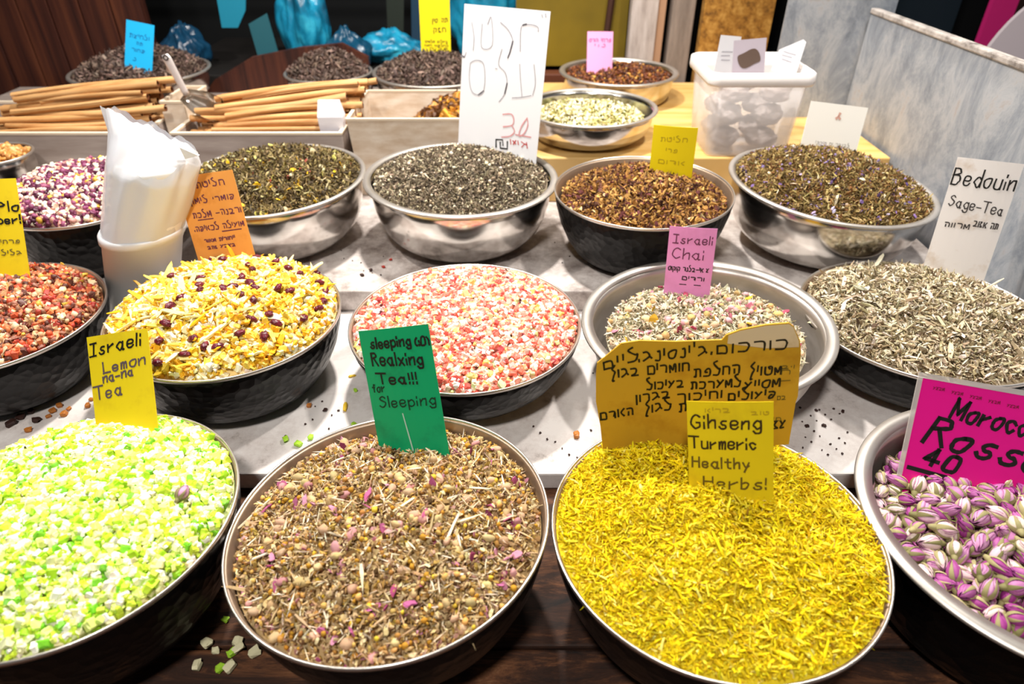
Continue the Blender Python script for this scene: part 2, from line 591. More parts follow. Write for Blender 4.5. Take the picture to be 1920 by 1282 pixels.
class Mound:
    def __init__(s, R, h0, h, pw=2.2, off=(0, 0), amp=.004, freq=28, seed=0, bumps=(), tiltx=0, tilty=0):
        s.R, s.h0, s.h, s.pw, s.off, s.amp, s.freq, s.seed, s.bumps = R, h0, h, pw, off, amp, freq, seed, bumps
        s.tx, s.ty = tiltx, tilty
        s.r = np.random.default_rng(seed + 5)
        s.ph = s.r.uniform(0, 6.28, (7, 2))
        s.fr = s.r.normal(0, freq, (7, 2))

    def __call__(s, x, y):
        r = np.hypot(x, y) / s.R
        k = np.clip(1 - r, 0, 1)
        xx, yy = x - s.off[0] * k, y - s.off[1] * k
        d = np.clip(np.hypot(xx, yy) / s.R, 0, 1)
        z = s.h0 + s.h * (1 - d ** s.pw) + s.tx * x + s.ty * y
        for i in range(7):
            z = z + s.amp / 2.2 * np.sin(s.fr[i, 0] * x + s.fr[i, 1] * y + s.ph[i, 0]) * np.clip(1.15 - r, 0, 1)
        for (bx, by, bw, bh) in s.bumps:
            z = z + bh * np.exp(-((x - bx) ** 2 + (y - by) ** 2) / bw ** 2)
        return z


HEAPS = {}


def heap(key, name, label, cat, mound, m, layers, core, drop=.008):
    """layers: (template, count, (l,w,t) mm, spread, tilt, jitter, palette, depth mm)"""
    loc, Rb, q, H = BOWLS[key]
    g = Grains()
    R = mound.R
    # core surface
    nr, na = 26, 72
    vv = [(0, 0, float(mound(np.array(0.), np.array(0.))) - drop)]
    ff = []
    for i in range(1, nr + 1):
        for k in range(na):
            r = R * i / nr
            a = 2 * PI * k / na
            x, y = r * math.cos(a), r * math.sin(a)
            vv.append((x, y, float(mound(np.array(x), np.array(y))) - drop))
    for k in range(na):
        ff.append((0, 1 + k, 1 + (k + 1) % na))
    for i in range(nr - 1):
        for k in range(na):
            a = 1 + i * na + k
            b = 1 + i * na + (k + 1) % na
            ff.append((a, a + na, b + na, b))
    g.raw(np.array(vv), ff, mean_col(core))
    for (tpl, N, dims, var, tilt, jit, pal, dep) in layers:
        N = int(N * 1.35)
        r = (R - dims[0] * .00035) * np.sqrt(rng.uniform(0, 1, N))
        a = rng.uniform(0, 2 * PI, N)
        x, y = r * np.cos(a), r * np.sin(a)
        z = mound(x, y) + rng.uniform(-1.9 * dep, .75 * dep, N) / 1000
        sc = np.exp(np.clip(rng.normal(0, var, (N, 1)), -1.5 * var, 1.25 * var))
        size = np.array(dims)[None] / 1000 * sc * np.exp(np.clip(rng.normal(0, var * .5, (N, 3)), -var, .7 * var))
        g.add(tpl, np.c_[x, y, z], size, rots(N, tilt), palette(pal, N), jit)
    o = g.build(name, m)
    o.location = loc
    o.rotation_mode = 'QUATERNION'
    o.rotation_quaternion = q
    tag(o, label, cat, None, 'stuff')
    HEAPS[key] = (mound, loc, q)
    return o


def on_heap(key, x, y, lift=0.):
    mound, loc, q = HEAPS[key]
    return Vector(loc) + q @ Vector((x, y, float(mound(np.array(x), np.array(y))) + lift))


# A lime cubes
pA = [('c8e63c', 5), ('a6d824', 2.6), ('ecf0b4', 4.5), ('f4f0dc', 4.5), ('78c42c', 1.4), ('dcec78', 3.4), ('e8dc9c', 1)]
heap('A', 'candied_lime_cubes', 'heap of lime green and white sugared fruit cubes', 'candied fruit',
     Mound(.158, .000, .034, 2.4, (.01, .0), .003, 30, 1), M_candy,
     [('bcube', 4200, (7.6, 6.6, 5.4), .2, 3, .07, pA, 3.5), ('bcube', 2600, (4.5, 4, 3.5), .2, 3, .08, pA, 4), ('flake', 60, (9, 2, .8), .3, 3, .05, [('3c3420', 1), ('8a5a40', 1)], 4)], pA)

# B chamomile and rose
pB = [('c4a878', 5), ('9c7c4c', 4), ('dcc698', 3), ('6e5236', 3), ('b0904a', 2.4), ('a88070', .8)]
pBs = [('e6d3b4', 4), ('c7a87c', 3), ('f0e4d0', 1.5)]
heap('B', 'chamomile_tea_mix', 'heap of brown chamomile and rosebud tea around the green card', 'herbal tea',
     Mound(.158, -.012, .040, 2.2, (.0, -.015), .008, 48, 2, bumps=[(0, .13, .06, -.012)]), M_dry,
     [('flake', 8500, (4.2, 2.6, .9), .35, .9, .12, pB, 4), ('stick', 1700, (9, .8, .8), .4, .5, .1, pBs, 5), ('stick', 150, (20, 1.5, 1.2), .4, .35, .12, pBs, 6),
      ('ball', 1000, (4.8, 4.8, 4.4), .3, 3, .06, [('b8862a', 3), ('a5753a', 2), ('cfa45c', 3), ('d8b63c', 1)], 5),
      ('bean', 150, (12, 8, 8), .2, .6, .05, [('c4a080', 3), ('c08a88', 1.4), ('c4a878', 3)], 5), ('curl', 120, (10, 5, 1), .3, .9, .1, [('b8628c', 2), ('c98aa0', 2), ('8c3a60', 1)], 6)], pB)

# C turmeric
pC = [('e8d010', 6), ('dcc00c', 4), ('f0de3c', 3), ('c8a40c', 1.6), ('f2e678', .6)]
heap('C', 'turmeric_shreds', 'heap of bright yellow turmeric and ginseng shreds', 'spice',
     Mound(.162, .0, .034, 2.6, (.0, .01), .010, 60, 3, bumps=[(.05, -.05, .018, .008), (.09, -.02, .016, -.008), (-.04, -.11, .02, .006), (.02, -.13, .016, -.007), (-.08, .0, .02, .006), (0, .10, .05, .006), (.08, -.03, .03, .006), (-.02, -.10, .03, .005), (.06, -.08, .02, -.006)]), M_dry,
     [('stick', 9000, (6.5, 1.3, .9), .4, .6, .12, pC, 4.5), ('flake', 6500, (3.6, 1.8, .8), .35, .9, .12, pC, 4), ('stick', 700, (14, 1.5, 1), .3, .4, .1, pC, 5), ('flake', 350, (4, 1.6, .8), .3, .9, .1, [('8f6a10', 1)], 3)], pC)

# E red/orange fruit
pE = [('cc5434', 2.4), ('dc7c4e', 2.6), ('a83c30', 2), ('5e3228', 2.6), ('d8a87c', 2.6), ('9c6650', 3), ('dcb048', 1), ('e8cca4', 1.6)]
heap('E', 'red_fruit_tea', 'heap of red and orange dried fruit pieces', 'fruit tea',
     Mound(.146, -.002, .035, 2.2, (0, 0), .004, 30, 4), M_candy,
     [('ball', 2600, (9, 8, 7), .25, 3, .09, pE, 5), ('bcube', 1500, (8, 6, 5), .25, 3, .1, pE, 5), ('curl', 300, (13, 5, 2), .3, .7, .1, pE, 5)], pE)

# F yellow lemon mix
pF = [('f2cf50', 4.5), ('f6e8b0', 4.5), ('e9b424', 3.6), ('f8f0d4', 2.4), ('d89c1c', 1.8)]
heap('F', 'lemon_peel_tea', 'heap of yellow lemon peel strips and cream cubes', 'fruit tea',
     Mound(.158, .002, .046, 2.3, (.01, .0), .006, 26, 5), M_candy,
     [('bcube', 3600, (8, 6, 5), .28, 3, .1, pF, 5), ('strip', 520, (32, 4.2, 2.2), .3, .35, .05, [('f2d050', 3), ('f4e3a4', 3), ('e2ac1c', 2)], 8), ('strip', 300, (18, 5, 2), .3, .5, .06, pF, 8)], pF)

# G pink cubes
pG = [('ea7c6a', 4.6), ('f2a896', 3.4), ('f3dccc', 3.4), ('f8efe2', 2.8), ('d8544a', 2.2), ('ead27a', 1.6), ('dbe0a0', 1.2), ('e8b080', 1), ('b04448', .5)]
heap('G', 'pink_candied_cubes', 'heap of pink coral and white candied fruit cubes', 'candied fruit',
     Mound(.167, -.003, .026, 2.6, (0, 0), .003, 30, 6), M_candy,
     [('bcube', 4300, (7.2, 6.2, 5.4), .25, 3, .1, pG, 4), ('bcube', 2900, (5.5, 4.5, 4), .25, 3, .1, pG, 4.5), ('flake', 420, (7, 3.5, 1.2), .3, 1, .1, [('5a2830', 1.4), ('98604c', 1)], 3)], pG)

# H chai
pH = [('cfc2a6', 4), ('a9a084', 3), ('e0d6c0', 3), ('8a7c5e', 2), ('746a4c', 1.2)]
heap('H', 'rosebud_chai', 'heap of grey green chai leaves with tiny rosebuds', 'herbal tea',
     Mound(.146, -.026, .026, 2.2, (-.0, 0), .004, 30, 7), M_dry,
     [('stick', 4200, (9, 2, .7), .4, .6, .12, pH, 4), ('flake', 3600, (5, 3, .8), .35, .8, .12, pH, 4), ('bean', 170, (12, 10, 10), .2, 3, .05, [('d8b894', 4), ('cda870', 3), ('d0a0a0', 2)], 4),
      ('curl', 170, (11, 6, 1.2), .3, .8, .1, [('c97a8c', 3), ('b04a64', 2), ('e0c0b8', 2), ('c8a030', 1.5)], 5)], pH)

# I sage chips
pI = [('c8b99a', 4), ('a89878', 4), ('e0d6c2', 2.6), ('7d6c50', 2.6), ('5c4c38', 1.4)]
heap('I', 'bedouin_sage_tea', 'heap of grey beige chopped sage stalks and leaves', 'herbal tea',
     Mound(.170, -.002, .036, 2.4, (0, .0), .004, 30, 8), M_dry,
     [('stick', 5200, (9.5, 1.9, 1), .42, .6, .14, pI, 5), ('flake', 4800, (5.5, 3, .9), .35, .8, .14, pI, 4), ('curl', 70, (26, 4, 3), .3, .4, .05, [('cfc0a0', 2), ('e2d8c4', 2)], 6), ('stick', 120, (24, 2.4, 2), .35, .4, .1, [('d8ccb0', 1), ('b8a888', 1)], 6)], pI)

# J purple bean mix
pJ = [('6f2c4c', 4), ('8c4668', 2.6), ('f2d8c0', 3.5), ('f6ead8', 2.6), ('d8a090', 1.6), ('e0b048', .9), ('4c1c34', 2)]
heap('J', 'purple_fruit_tea', 'heap of purple and cream fruit beans', 'fruit tea',
     Mound(.142, .0, .04, 2.2, (0, 0), .004, 26, 9), M_candy,
     [('ball', 2900, (11, 9, 8), .2, 3, .06, pJ, 5), ('bcube', 600, (9, 8, 6), .2, 3, .1, pJ, 5)], pJ)

# K dark green tea
pK = [('54442a', 4), ('6c5a32', 3), ('3e311c', 3), ('8a7848', 2.6), ('a8966a', 1.2)]
heap('K', 'green_tea_mix', 'heap of dark green tea leaves with yellow petals', 'loose tea',
     Mound(.171, -.004, .034, 2.4, (0, 0), .003, 30, 10), M_leaf,
     [('stick', 5200, (9, 2, 1), .35, .7, .12, pK, 4), ('flake', 3600, (6, 3.4, 1), .35, .9, .12, pK, 4), ('curl', 130, (10, 6, 1.2), .3, .8, .08, [('e8b81c', 2), ('d8cc70', 2)], 5), ('flake', 150, (7, 5, 1.2), .3, .9, .1, [('e0d0a0', 1), ('9a4a38', .6)], 5)], pK)

# L grey leaf
pL = [('5c5040', 4), ('7e705a', 3.6), ('40372f', 2.2), ('a09078', 2.8), ('c4b69c', 1.2)]
heap('L', 'grey_herb_tea', 'heap of dark grey chopped leaves below the white sign', 'loose tea',
     Mound(.168, -.004, .03, 2.4, (0, .02), .003, 30, 11), M_dry,
     [('stick', 6200, (7, 1.5, .9), .35, .7, .12, pL, 4), ('flake', 4600, (4.5, 2.4, .9), .35, .9, .12, pL, 4), ('ball', 260, (6, 6, 5), .3, 3, .08, [('d8cbb0', 2), ('c0b090', 1)], 4)], pL)

# M golden brown petals
pM = [('8c6434', 4), ('a87c40', 3.6), ('5a382a', 3), ('c49a58', 2.4), ('6c3c3c', 1.6), ('40261e', 1.4)]
heap('M', 'brown_petal_tea', 'heap of golden brown petals below the yellow card', 'loose tea',
     Mound(.152, -.016, .032, 2.2, (.03, .02), .004, 30, 12), M_dry,
     [('flake', 4200, (7.5, 4.4, 1.3), .3, 1, .12, pM, 4), ('stick', 1700, (10, 2.4, 1.2), .3, .7, .12, pM, 4), ('flake', 120, (8, 5, 1.2), .3, 1, .1, [('d8bc8c', 1)], 4)], pM)

# N olive lavender
pN = [('846a3c', 4), ('62502c', 3.4), ('9c8654', 3), ('7c5632', 2.6), ('b49e6a', 1.6), ('483822', 2)]
heap('N', 'lavender_herb_tea', 'heap of olive brown herbs flecked with purple flowers', 'loose tea',
     Mound(.176, -.002, .042, 2.3, (-.0, .01), .004, 30, 13), M_dry,
     [('flake', 4800, (6, 3, 1), .35, 1, .12, pN, 4), ('stick', 4200, (9, 1.5, .9), .35, .7, .12, pN, 4), ('curl', 420, (6.5, 4.2, 1.2), .15, 1, .1, [('7a6498', 3), ('9c8ab8', 2), ('b8aac8', 1), ('584478', 1)], 5), ('flake', 120, (8, 5, 1), .3, 1, .1, [('d8c8ac', 1)], 5)], pN)

# O pale chamomile
pO = [('ddd6a8', 4), ('c4ba78', 2.6), ('ece6d0', 3), ('8c8444', 1.4), ('5c5830', .7)]
heap('O', 'pale_chamomile', 'heap of pale cream chamomile flowers in the steel bowl', 'herbal tea',
     Mound(.128, -.022, .018, 2.2, (0, 0), .003, 30, 14), M_dry,
     [('flake', 2200, (8, 5, 1.5), .3, 1, .12, pO, 4), ('ball', 500, (7, 7, 6), .25, 3, .08, pO, 4)], pO)

# P brown berries
pP = [('5a2c14', 4), ('7c4420', 3), ('3c1c10', 2), ('a8702c', 1.4), ('d8a850', .5)]
heap('P', 'dried_berries', 'heap of red brown berries under the small pink card', 'dried fruit',
     Mound(.141, -.012, .016, 2.2, (0, 0), .003, 30, 15), M_candy,
     [('ball', 1500, (8, 8, 7), .25, 3, .07, pP, 4), ('flake', 800, (7, 4, 1.2), .3, 1, .1, pP, 4)], pP)

pQ = [('54423a', 4), ('6e5a50', 3), ('40312b', 3), ('8c7668', 1.8)]


def dark_tea(key, R, h, label, seed):
    heap(key, 'dark_tea_leaves', label, 'loose tea', Mound(R, -.004, h, 1.9, (0, 0), .003, 26, seed), M_leaf,
         [('curl', int(52000 * R * R), (13, 4.5, 2.2), .3, .8, .1, pQ, 5), ('stick', int(40000 * R * R), (11, 3, 2), .3, .8, .12, pQ, 4)], pQ)


dark_tea('Q', .154, .045, 'heap of dark twisted tea leaves under the tall yellow card', 16)
dark_tea('R', .166, .058, 'heap of dark twisted tea leaves under the blue card', 17)
dark_tea('T', .110, .058, 'small heap of dark tea leaves beside the brown planks', 18)
pS = [('c88c48', 3), ('a8682c', 2), ('e0b478', 2)]
heap('S', 'tan_nuts', 'tan nut pieces in the little bowl at the left edge', 'nuts', Mound(.068, -.008, .014, 2.2, seed=19), M_candy,
     [('bean', 260, (15, 9, 8), .2, .7, .05, pS, 3)], pS)

# D rosebuds: loose petals below, the buds themselves one by one
pD = [('a8588c', 3), ('c890ac', 2), ('8a8a54', 2.5), ('b8a880', 2), ('6c2c54', 1.5)]
heap('D', 'rose_petals', 'loose purple petals and stems under the rosebuds in the steel basin', 'petals',
     Mound(.152, -.036, .024, 2.2, (0, -.02), .003, 26, 20, bumps=[(-.02, .075, .05, -.012)]), M_dry,
     [('curl', 1800, (9, 5, 1.2), .3, 1, .1, pD, 4), ('stick', 500, (12, 1.2, 1), .3, .7, .1, pD, 4)], pD)

M_petal = mat('rose_petal', 'b05a9c', .55)
_oi = nd(M_petal, 'ShaderNodeObjectInfo')
_cr = nd(M_petal, 'ShaderNodeValToRGB')
_e = _cr.color_ramp.elements
for _p, _h in ((.28, 'b0609c'), (.52, 'cf9cbc'), (.76, 'e6c8c8')):
    _e.new(_p).color = (*srgb(_h), 1)
_e[0].color = (*srgb('94307c'), 1)
_e[-1].color = (*srgb('efe4cc'), 1)
_at = nd(M_petal, 'ShaderNodeAttribute', attribute_name='Col')
_mx = nd(M_petal, 'ShaderNodeMix', data_type='RGBA', blend_type='MIX')
ln(M_petal, _oi.outputs['Random'], _cr.inputs[0])
ln(M_petal, _at.outputs['Fac'], _mx.inputs[0])
ln(M_petal, _cr.outputs[0], _mx.inputs[6])
_mx.inputs[7].default_value = (*srgb('8c2a78'), 1)
ln(M_petal, _mx.outputs[2], M_petal.node_tree.nodes['Principled BSDF'].inputs['Base Color'])
M_sepal = mat('rose_sepal', '93945c', .7)
_oi = nd(M_sepal, 'ShaderNodeObjectInfo')
_cr = nd(M_sepal, 'ShaderNodeValToRGB')
_cr.color_ramp.elements[0].color = (*srgb('6e6a3c'), 1)
_cr.color_ramp.elements[1].color = (*srgb('b4a878'), 1)
ln(M_sepal, _oi.outputs['Random'], _cr.inputs[0])
ln(M_sepal, _cr.outputs[0], M_sepal.node_tree.nodes['Principled BSDF'].inputs['Base Color'])


def bud_meshes(seed):
    r = random.Random(seed)
    L = .0215 * r.uniform(.9, 1.12)
    W = .0068 * r.uniform(.88, 1.15)
    openness = r.uniform(0, .35)

    def prof(t):
        return W * (math.sin(PI * min(1, t * 1.02)) ** .62) * (1 - .25 * t) * (1.12 - .1 * t) + .0004
    bm = bmesh.new()
    col = {}
    # overlapping petals wrapped around the bud
    lay = [(4, 1.0, 1.0, 0), (4, .9, 1.03, .4), (3, .72, 1.05, .9)]
    for (n, ro, lo, ph) in lay:
        for k in range(n):
            a0 = ph + 2 * PI * k / n + r.uniform(-.15, .15)
            half = 1.05 * PI / n * 1.25
            nu, nv = 8, 7
            g = []
            for j in range(nv + 1):
                t = j / nv
                row = []
                for i in range(nu + 1):
                    s = -1 + 2 * i / nu
                    wd = half * (math.sin(PI * (.12 + .80 * t)) ** .6)
                    a = a0 + s * wd
                    tt = t * (1 - .16 * s * s)
                    rr = prof(tt * .985) * ro * (1 + .09 * s + openness * max(0, t - .6) * (1 - abs(s)) * 1.5)
                    rr += .0003 * math.sin(9 * a + 5 * t)
                    v = bm.verts.new((rr * math.cos(a), rr * math.sin(a), L * (tt * lo - .0)))
                    col[v] = max(0, min(1, .15 + (.75 if abs(s) > .8 or t > .92 else 0) + r.uniform(-.1, .1)))
                    row.append(v)
                g.append(row)
            for j in range(nv):
                for i in range(nu):
                    bm.faces.new((g[j][i], g[j][i + 1], g[j + 1][i + 1], g[j + 1][i]))
    vals = [col[v] for v in bm.verts]
    me = bpy.data.meshes.new('rosebud')
    bm.to_mesh(me)
    bm.free()
    ca = me.color_attributes.new('Col', 'FLOAT_COLOR', 'POINT')
    ca.data.foreach_set('color', np.repeat(np.array(vals)[:, None], 4, 1).ravel().astype(np.float32))
    me.materials.append(M_petal)
    me.polygons.foreach_set('use_smooth', [True] * len(me.polygons))
    # calyx: receptacle and five thin sepals
    bm = bmesh.new()
    lathe([(0, -.0045), (.0018, -.0042), (.0026, -.002), (.0036, .001), (.0030, .003), (0, .0034)], 12, bm)
    for k in range(5):
        a0 = 2 * PI * k / 5 + r.uniform(-.2, .2)
        ln_ = r.uniform(.55, 1.08)
        rows = []
        for j in range(8):
            t = j / 7 * ln_
            hw = .0022 * (1 - (j / 7) ** 1.6) + .0002
            rr = prof(min(t, .97)) * 1.07 + .0004 + (.0022 * max(0, t - .8) * 4)
            c = Vector((math.cos(a0), math.sin(a0), 0))
            d = Vector((-math.sin(a0), math.cos(a0), 0))
            base = c * rr + Vector((0, 0, L * t))
            rows.append([bm.verts.new(base - d * hw - c * .0004), bm.verts.new(base + c * .0005), bm.verts.new(base + d * hw - c * .0004)])
        for p_, q_ in zip(rows, rows[1:]):
            bm.faces.new((p_[0], p_[1], q_[1], q_[0]))
            bm.faces.new((p_[1], p_[2], q_[2], q_[1]))
    mc = bpy.data.meshes.new('calyx')
    bm.to_mesh(mc)
    bm.free()
    mc.materials.append(M_sepal)
    mc.polygons.foreach_set('use_smooth', [True] * len(mc.polygons))
    return me, mc, L


protos = []
for s in range(6):
    me, mc, L = bud_meshes(40 + s)
    o = bpy.data.objects.new('rosebud', me)
    c = bpy.data.objects.new('calyx', mc)
    C.objects.link(o)
    C.objects.link(c)
    c.parent = o
    c['label'] = 'olive green sepals'
    tag(o, 'dried purple and pink rosebud lying in the steel basin', 'rosebud', 'dried rosebuds in the steel basin')
    o.rotation_mode = 'QUATERNION'
    protos.append([o, c, L, False])


def place_bud(p, q):
    e = protos[rr_.randrange(6)]
    o, c, L, used = e
    if not used:
        e[3] = True
    else:
        o2 = o.copy()
        c2 = c.copy()
        C.objects.link(o2)
        C.objects.link(c2)
        c2.parent = o2
        o = o2
    o.location = Vector(p) - q @ Vector((0, 0, L * .45))
    o.rotation_quaternion = q
    sc = rr_.uniform(.85, 1.2)
    o.scale = (sc, sc, sc)


rr_ = random.Random(5)
placed = []
_a = math.radians(34.76)


def pix(p):
    d = Vector(p) - Vector((0, 0, EYE))
    w = d.y * math.cos(_a) - d.z * math.sin(_a)
    return 960 + 1256 * d.x / w, 641 - 1256 * (d.y * math.sin(_a) + d.z * math.cos(_a)) / w


for layer, (mind, lift, tries) in enumerate([(.0142, .003, 12000), (.0165, .0095, 6000)]):
    here = []
    for _ in range(tries):
        a, r = rr_.uniform(0, 2 * PI), .147 * math.sqrt(rr_.random())
        x, y = r * math.cos(a), r * math.sin(a)
        if any((x - u) ** 2 + (y - v) ** 2 < mind ** 2 for u, v in here):
            continue
        p = on_heap('D', x, y, lift)
        u, v = pix(p)
        if u > 1950 or v > 1310 or v < 860:
            continue
        # keep clear of the magenta card standing at the back
        here.append((x, y))
        q = Quaternion((0, 0, 1), rr_.uniform(0, 2 * PI)) @ Quaternion((1, 0, 0), math.radians(rr_.uniform(45, 100))) @ Quaternion((0, 0, 1), rr_.uniform(0, 6))
        placed.append((p, q))
for p, q in placed[:298]:
    place_bud(p, q)

o_, c_ = protos[0][0].copy(), protos[0][1].copy()
C.objects.link(o_)
C.objects.link(c_)
c_.parent = o_
del o_['group']
o_['label'] = 'single stray rosebud lying on the lime green sugared cubes'
o_.rotation_quaternion = Quaternion((0, 0, 1), 2.9) @ Quaternion((1, 0, 0), 1.4)
o_.scale = (.8, .8, .8)
o_.location = on_heap('A', .118, -.002, .007)

# dried cranberries lying on the yellow lemon mix
M_cran = mat('cranberry', '5a1626', .35)
noise_color(M_cran, ['3c0e1c', '7a2232'], 150, 2)


def cran_mesh(seed):
    bm = bmesh.new()
    bmesh.ops.create_icosphere(bm, subdivisions=3, radius=1)
    for v in bm.verts:
        n = noise.noise(v.co * 2.2 + Vector((seed * 3.1, 0, 0)))
        v.co *= 1 + .38 * n
        v.co = Vector((v.co.x * .0078, v.co.y * .0052, v.co.z * .0042))
    me = bpy.data.meshes.new('dried_cranberry')
    bm.to_mesh(me)
    bm.free()
    me.materials.append(M_cran)
    me.polygons.foreach_set('use_smooth', [True] * len(me.polygons))
    return me


cm = [cran_mesh(k) for k in range(4)]
cpts = []
while len(cpts) < 42:
    a, r = rr_.uniform(0, 2 * PI), .15 * math.sqrt(rr_.random())
    x, y = r * math.cos(a), r * math.sin(a)
    if rr_.random() < .35 + .9 * (x / .15 + .3):
        if all((x - u) ** 2 + (y - v) ** 2 > .013 ** 2 for u, v in cpts):
            cpts.append((x, y))
c0 = bpy.data.objects.new('dried_cranberry', cm[0])
tag(c0, 'dark red dried cranberry lying on the yellow lemon mix', 'cranberry', 'dried cranberries on the lemon mix')
for i, (x, y) in enumerate(cpts):
    o = c0 if i == 0 else c0.copy()
    o.data = cm[i % 4]
    C.objects.link(o)
    o.location = on_heap('F', x, y, .0065)
    o.rotation_euler = (rr_.uniform(-.6, .6), rr_.uniform(-.6, .6), rr_.uniform(0, 6))


# ------------------------------------------------------------------ writing
GL = {
    'I': '1969 4942 1262', 's': '563625344453422213', 'r': '1612 14355656', 'a': '55361423324254 565262', 'e': '14445546261513224253',
    'l': '1912', 'i': '1512 1718', 'L': '19121262', 'm': '1612 14263632 34465652', 'o': '3615132242545636', 'n': '1612 1436465652',
    'T': '0979 4942', '-': '1454', 'S': '684928274665533213', 'p': '1610 15364655533213', 'g': '536142332554 5556514020 1120'.replace('536142332554', '553614233253').replace('5556514020', '56514020'),
    'k': '1912 561452', 'h': '1912 1436465652', 'C': '6849281614324263', 'G': '6849281614324263656545', 'B': '1912 1949585716165664534212',
    'd': '55361423324254 5952', 'u': '1613224253 5652', 'R': '1912 1949585716 3662', 'x': '1652 5612', 't': '38334252 1656', '!': '1915 1213',
    'y': '163354 5620', 'H': '1912 6962 1666', 'b': '1912 1536465543321213', 'c': '55361523324253', 'M': '12191944447979 7972'.replace('79 79', '7979'),
    '4': '4942 49141464', '0': '4928132242636849', 'P': '1912 194958674616', '3': '19495856365453423212', 'O': '4928132242636849',
    '(': '381613 32'.replace(' ', ''), ')': '18363432'[:8], ':': '1516 1213', '.': '1213', 'f': '584838 3832 1646'.replace('584838 3832', '58483832'), '·': '1415', "'": '1917', '_': '0171', '1': '273932',
    # Hebrew hand
    'א': '1612 563452', 'ב': '164655431262', 'ג': '16364412 4453', 'ד': '16465552 5543', 'ה': '16465552 2422', 'ו': '1612', 'ז': '163614423212',
    'ח': '16465552 1612', 'ט': '1613224253563645', 'י': '1714', 'כ': '164655544212', 'ך': '16465550', 'ל': '391845554212', 'מ': '12163346 5652'.replace(' ', ''),
    'ם': '164655523212 1216', 'נ': '26363212', 'ן': '1610', 'ס': '3615132242545636', 'ע': '1634 5612', 'פ': '1242535546252434', 'ף': '4938273645332030',
    'צ': '1634 56341242', 'ץ': '4928364412', 'ק': '16465542 1410', 'ר': '16465552', 'ש': '1646554332122434', 'ת': '16465552 262212',
}


def smooth_line(pts, n=4):
    if len(pts) < 3:
        return pts
    out = []
    P = [pts[0]] + pts + [pts[-1]]
    for i in range(1, len(P) - 2):
        a, b, c, d = P[i - 1:i + 3]
        for k in range(n):
            t = k / n
            out.append(tuple(.5 * (2 * b[j] + (c[j] - a[j]) * t + (2 * a[j] - 5 * b[j] + 4 * c[j] - d[j]) * t * t + (3 * b[j] - a[j] - 3 * c[j] + d[j]) * t ** 3) for j in (0, 1)))
    out.append(pts[-1])
    return out


def text_strokes(s, seed=0):
    """strokes in units where cap height = 1, starting at x=0"""
    r = random.Random(seed)
    out, x = [], 0.
    if any('\u0590' <= ch <= '\u05ff' for ch in s):
        s = s[::-1]
    for ch in s:
        if ch == ' ':
            x += .45
            continue
        g = GL.get(ch)
        if g is None:
            x += .4
            continue
        mx = 0
        sc, dy = r.uniform(.93, 1.07), r.uniform(-.03, .03)
        for st in g.split():
            pts = [(int(st[i]), int(st[i + 1])) for i in range(0, len(st) - 1, 2)]
            mx = max(mx, max(p[0] for p in pts))
            pts = [(x + (px_ - 1) * .1 * sc + r.uniform(-.012, .012), (py_ - 2) / 7 * sc + dy) for px_, py_ in pts]
            out.append(smooth_line(pts))
        x += (mx - 1) * .1 + .24
    return out, max(x - .2, .1)


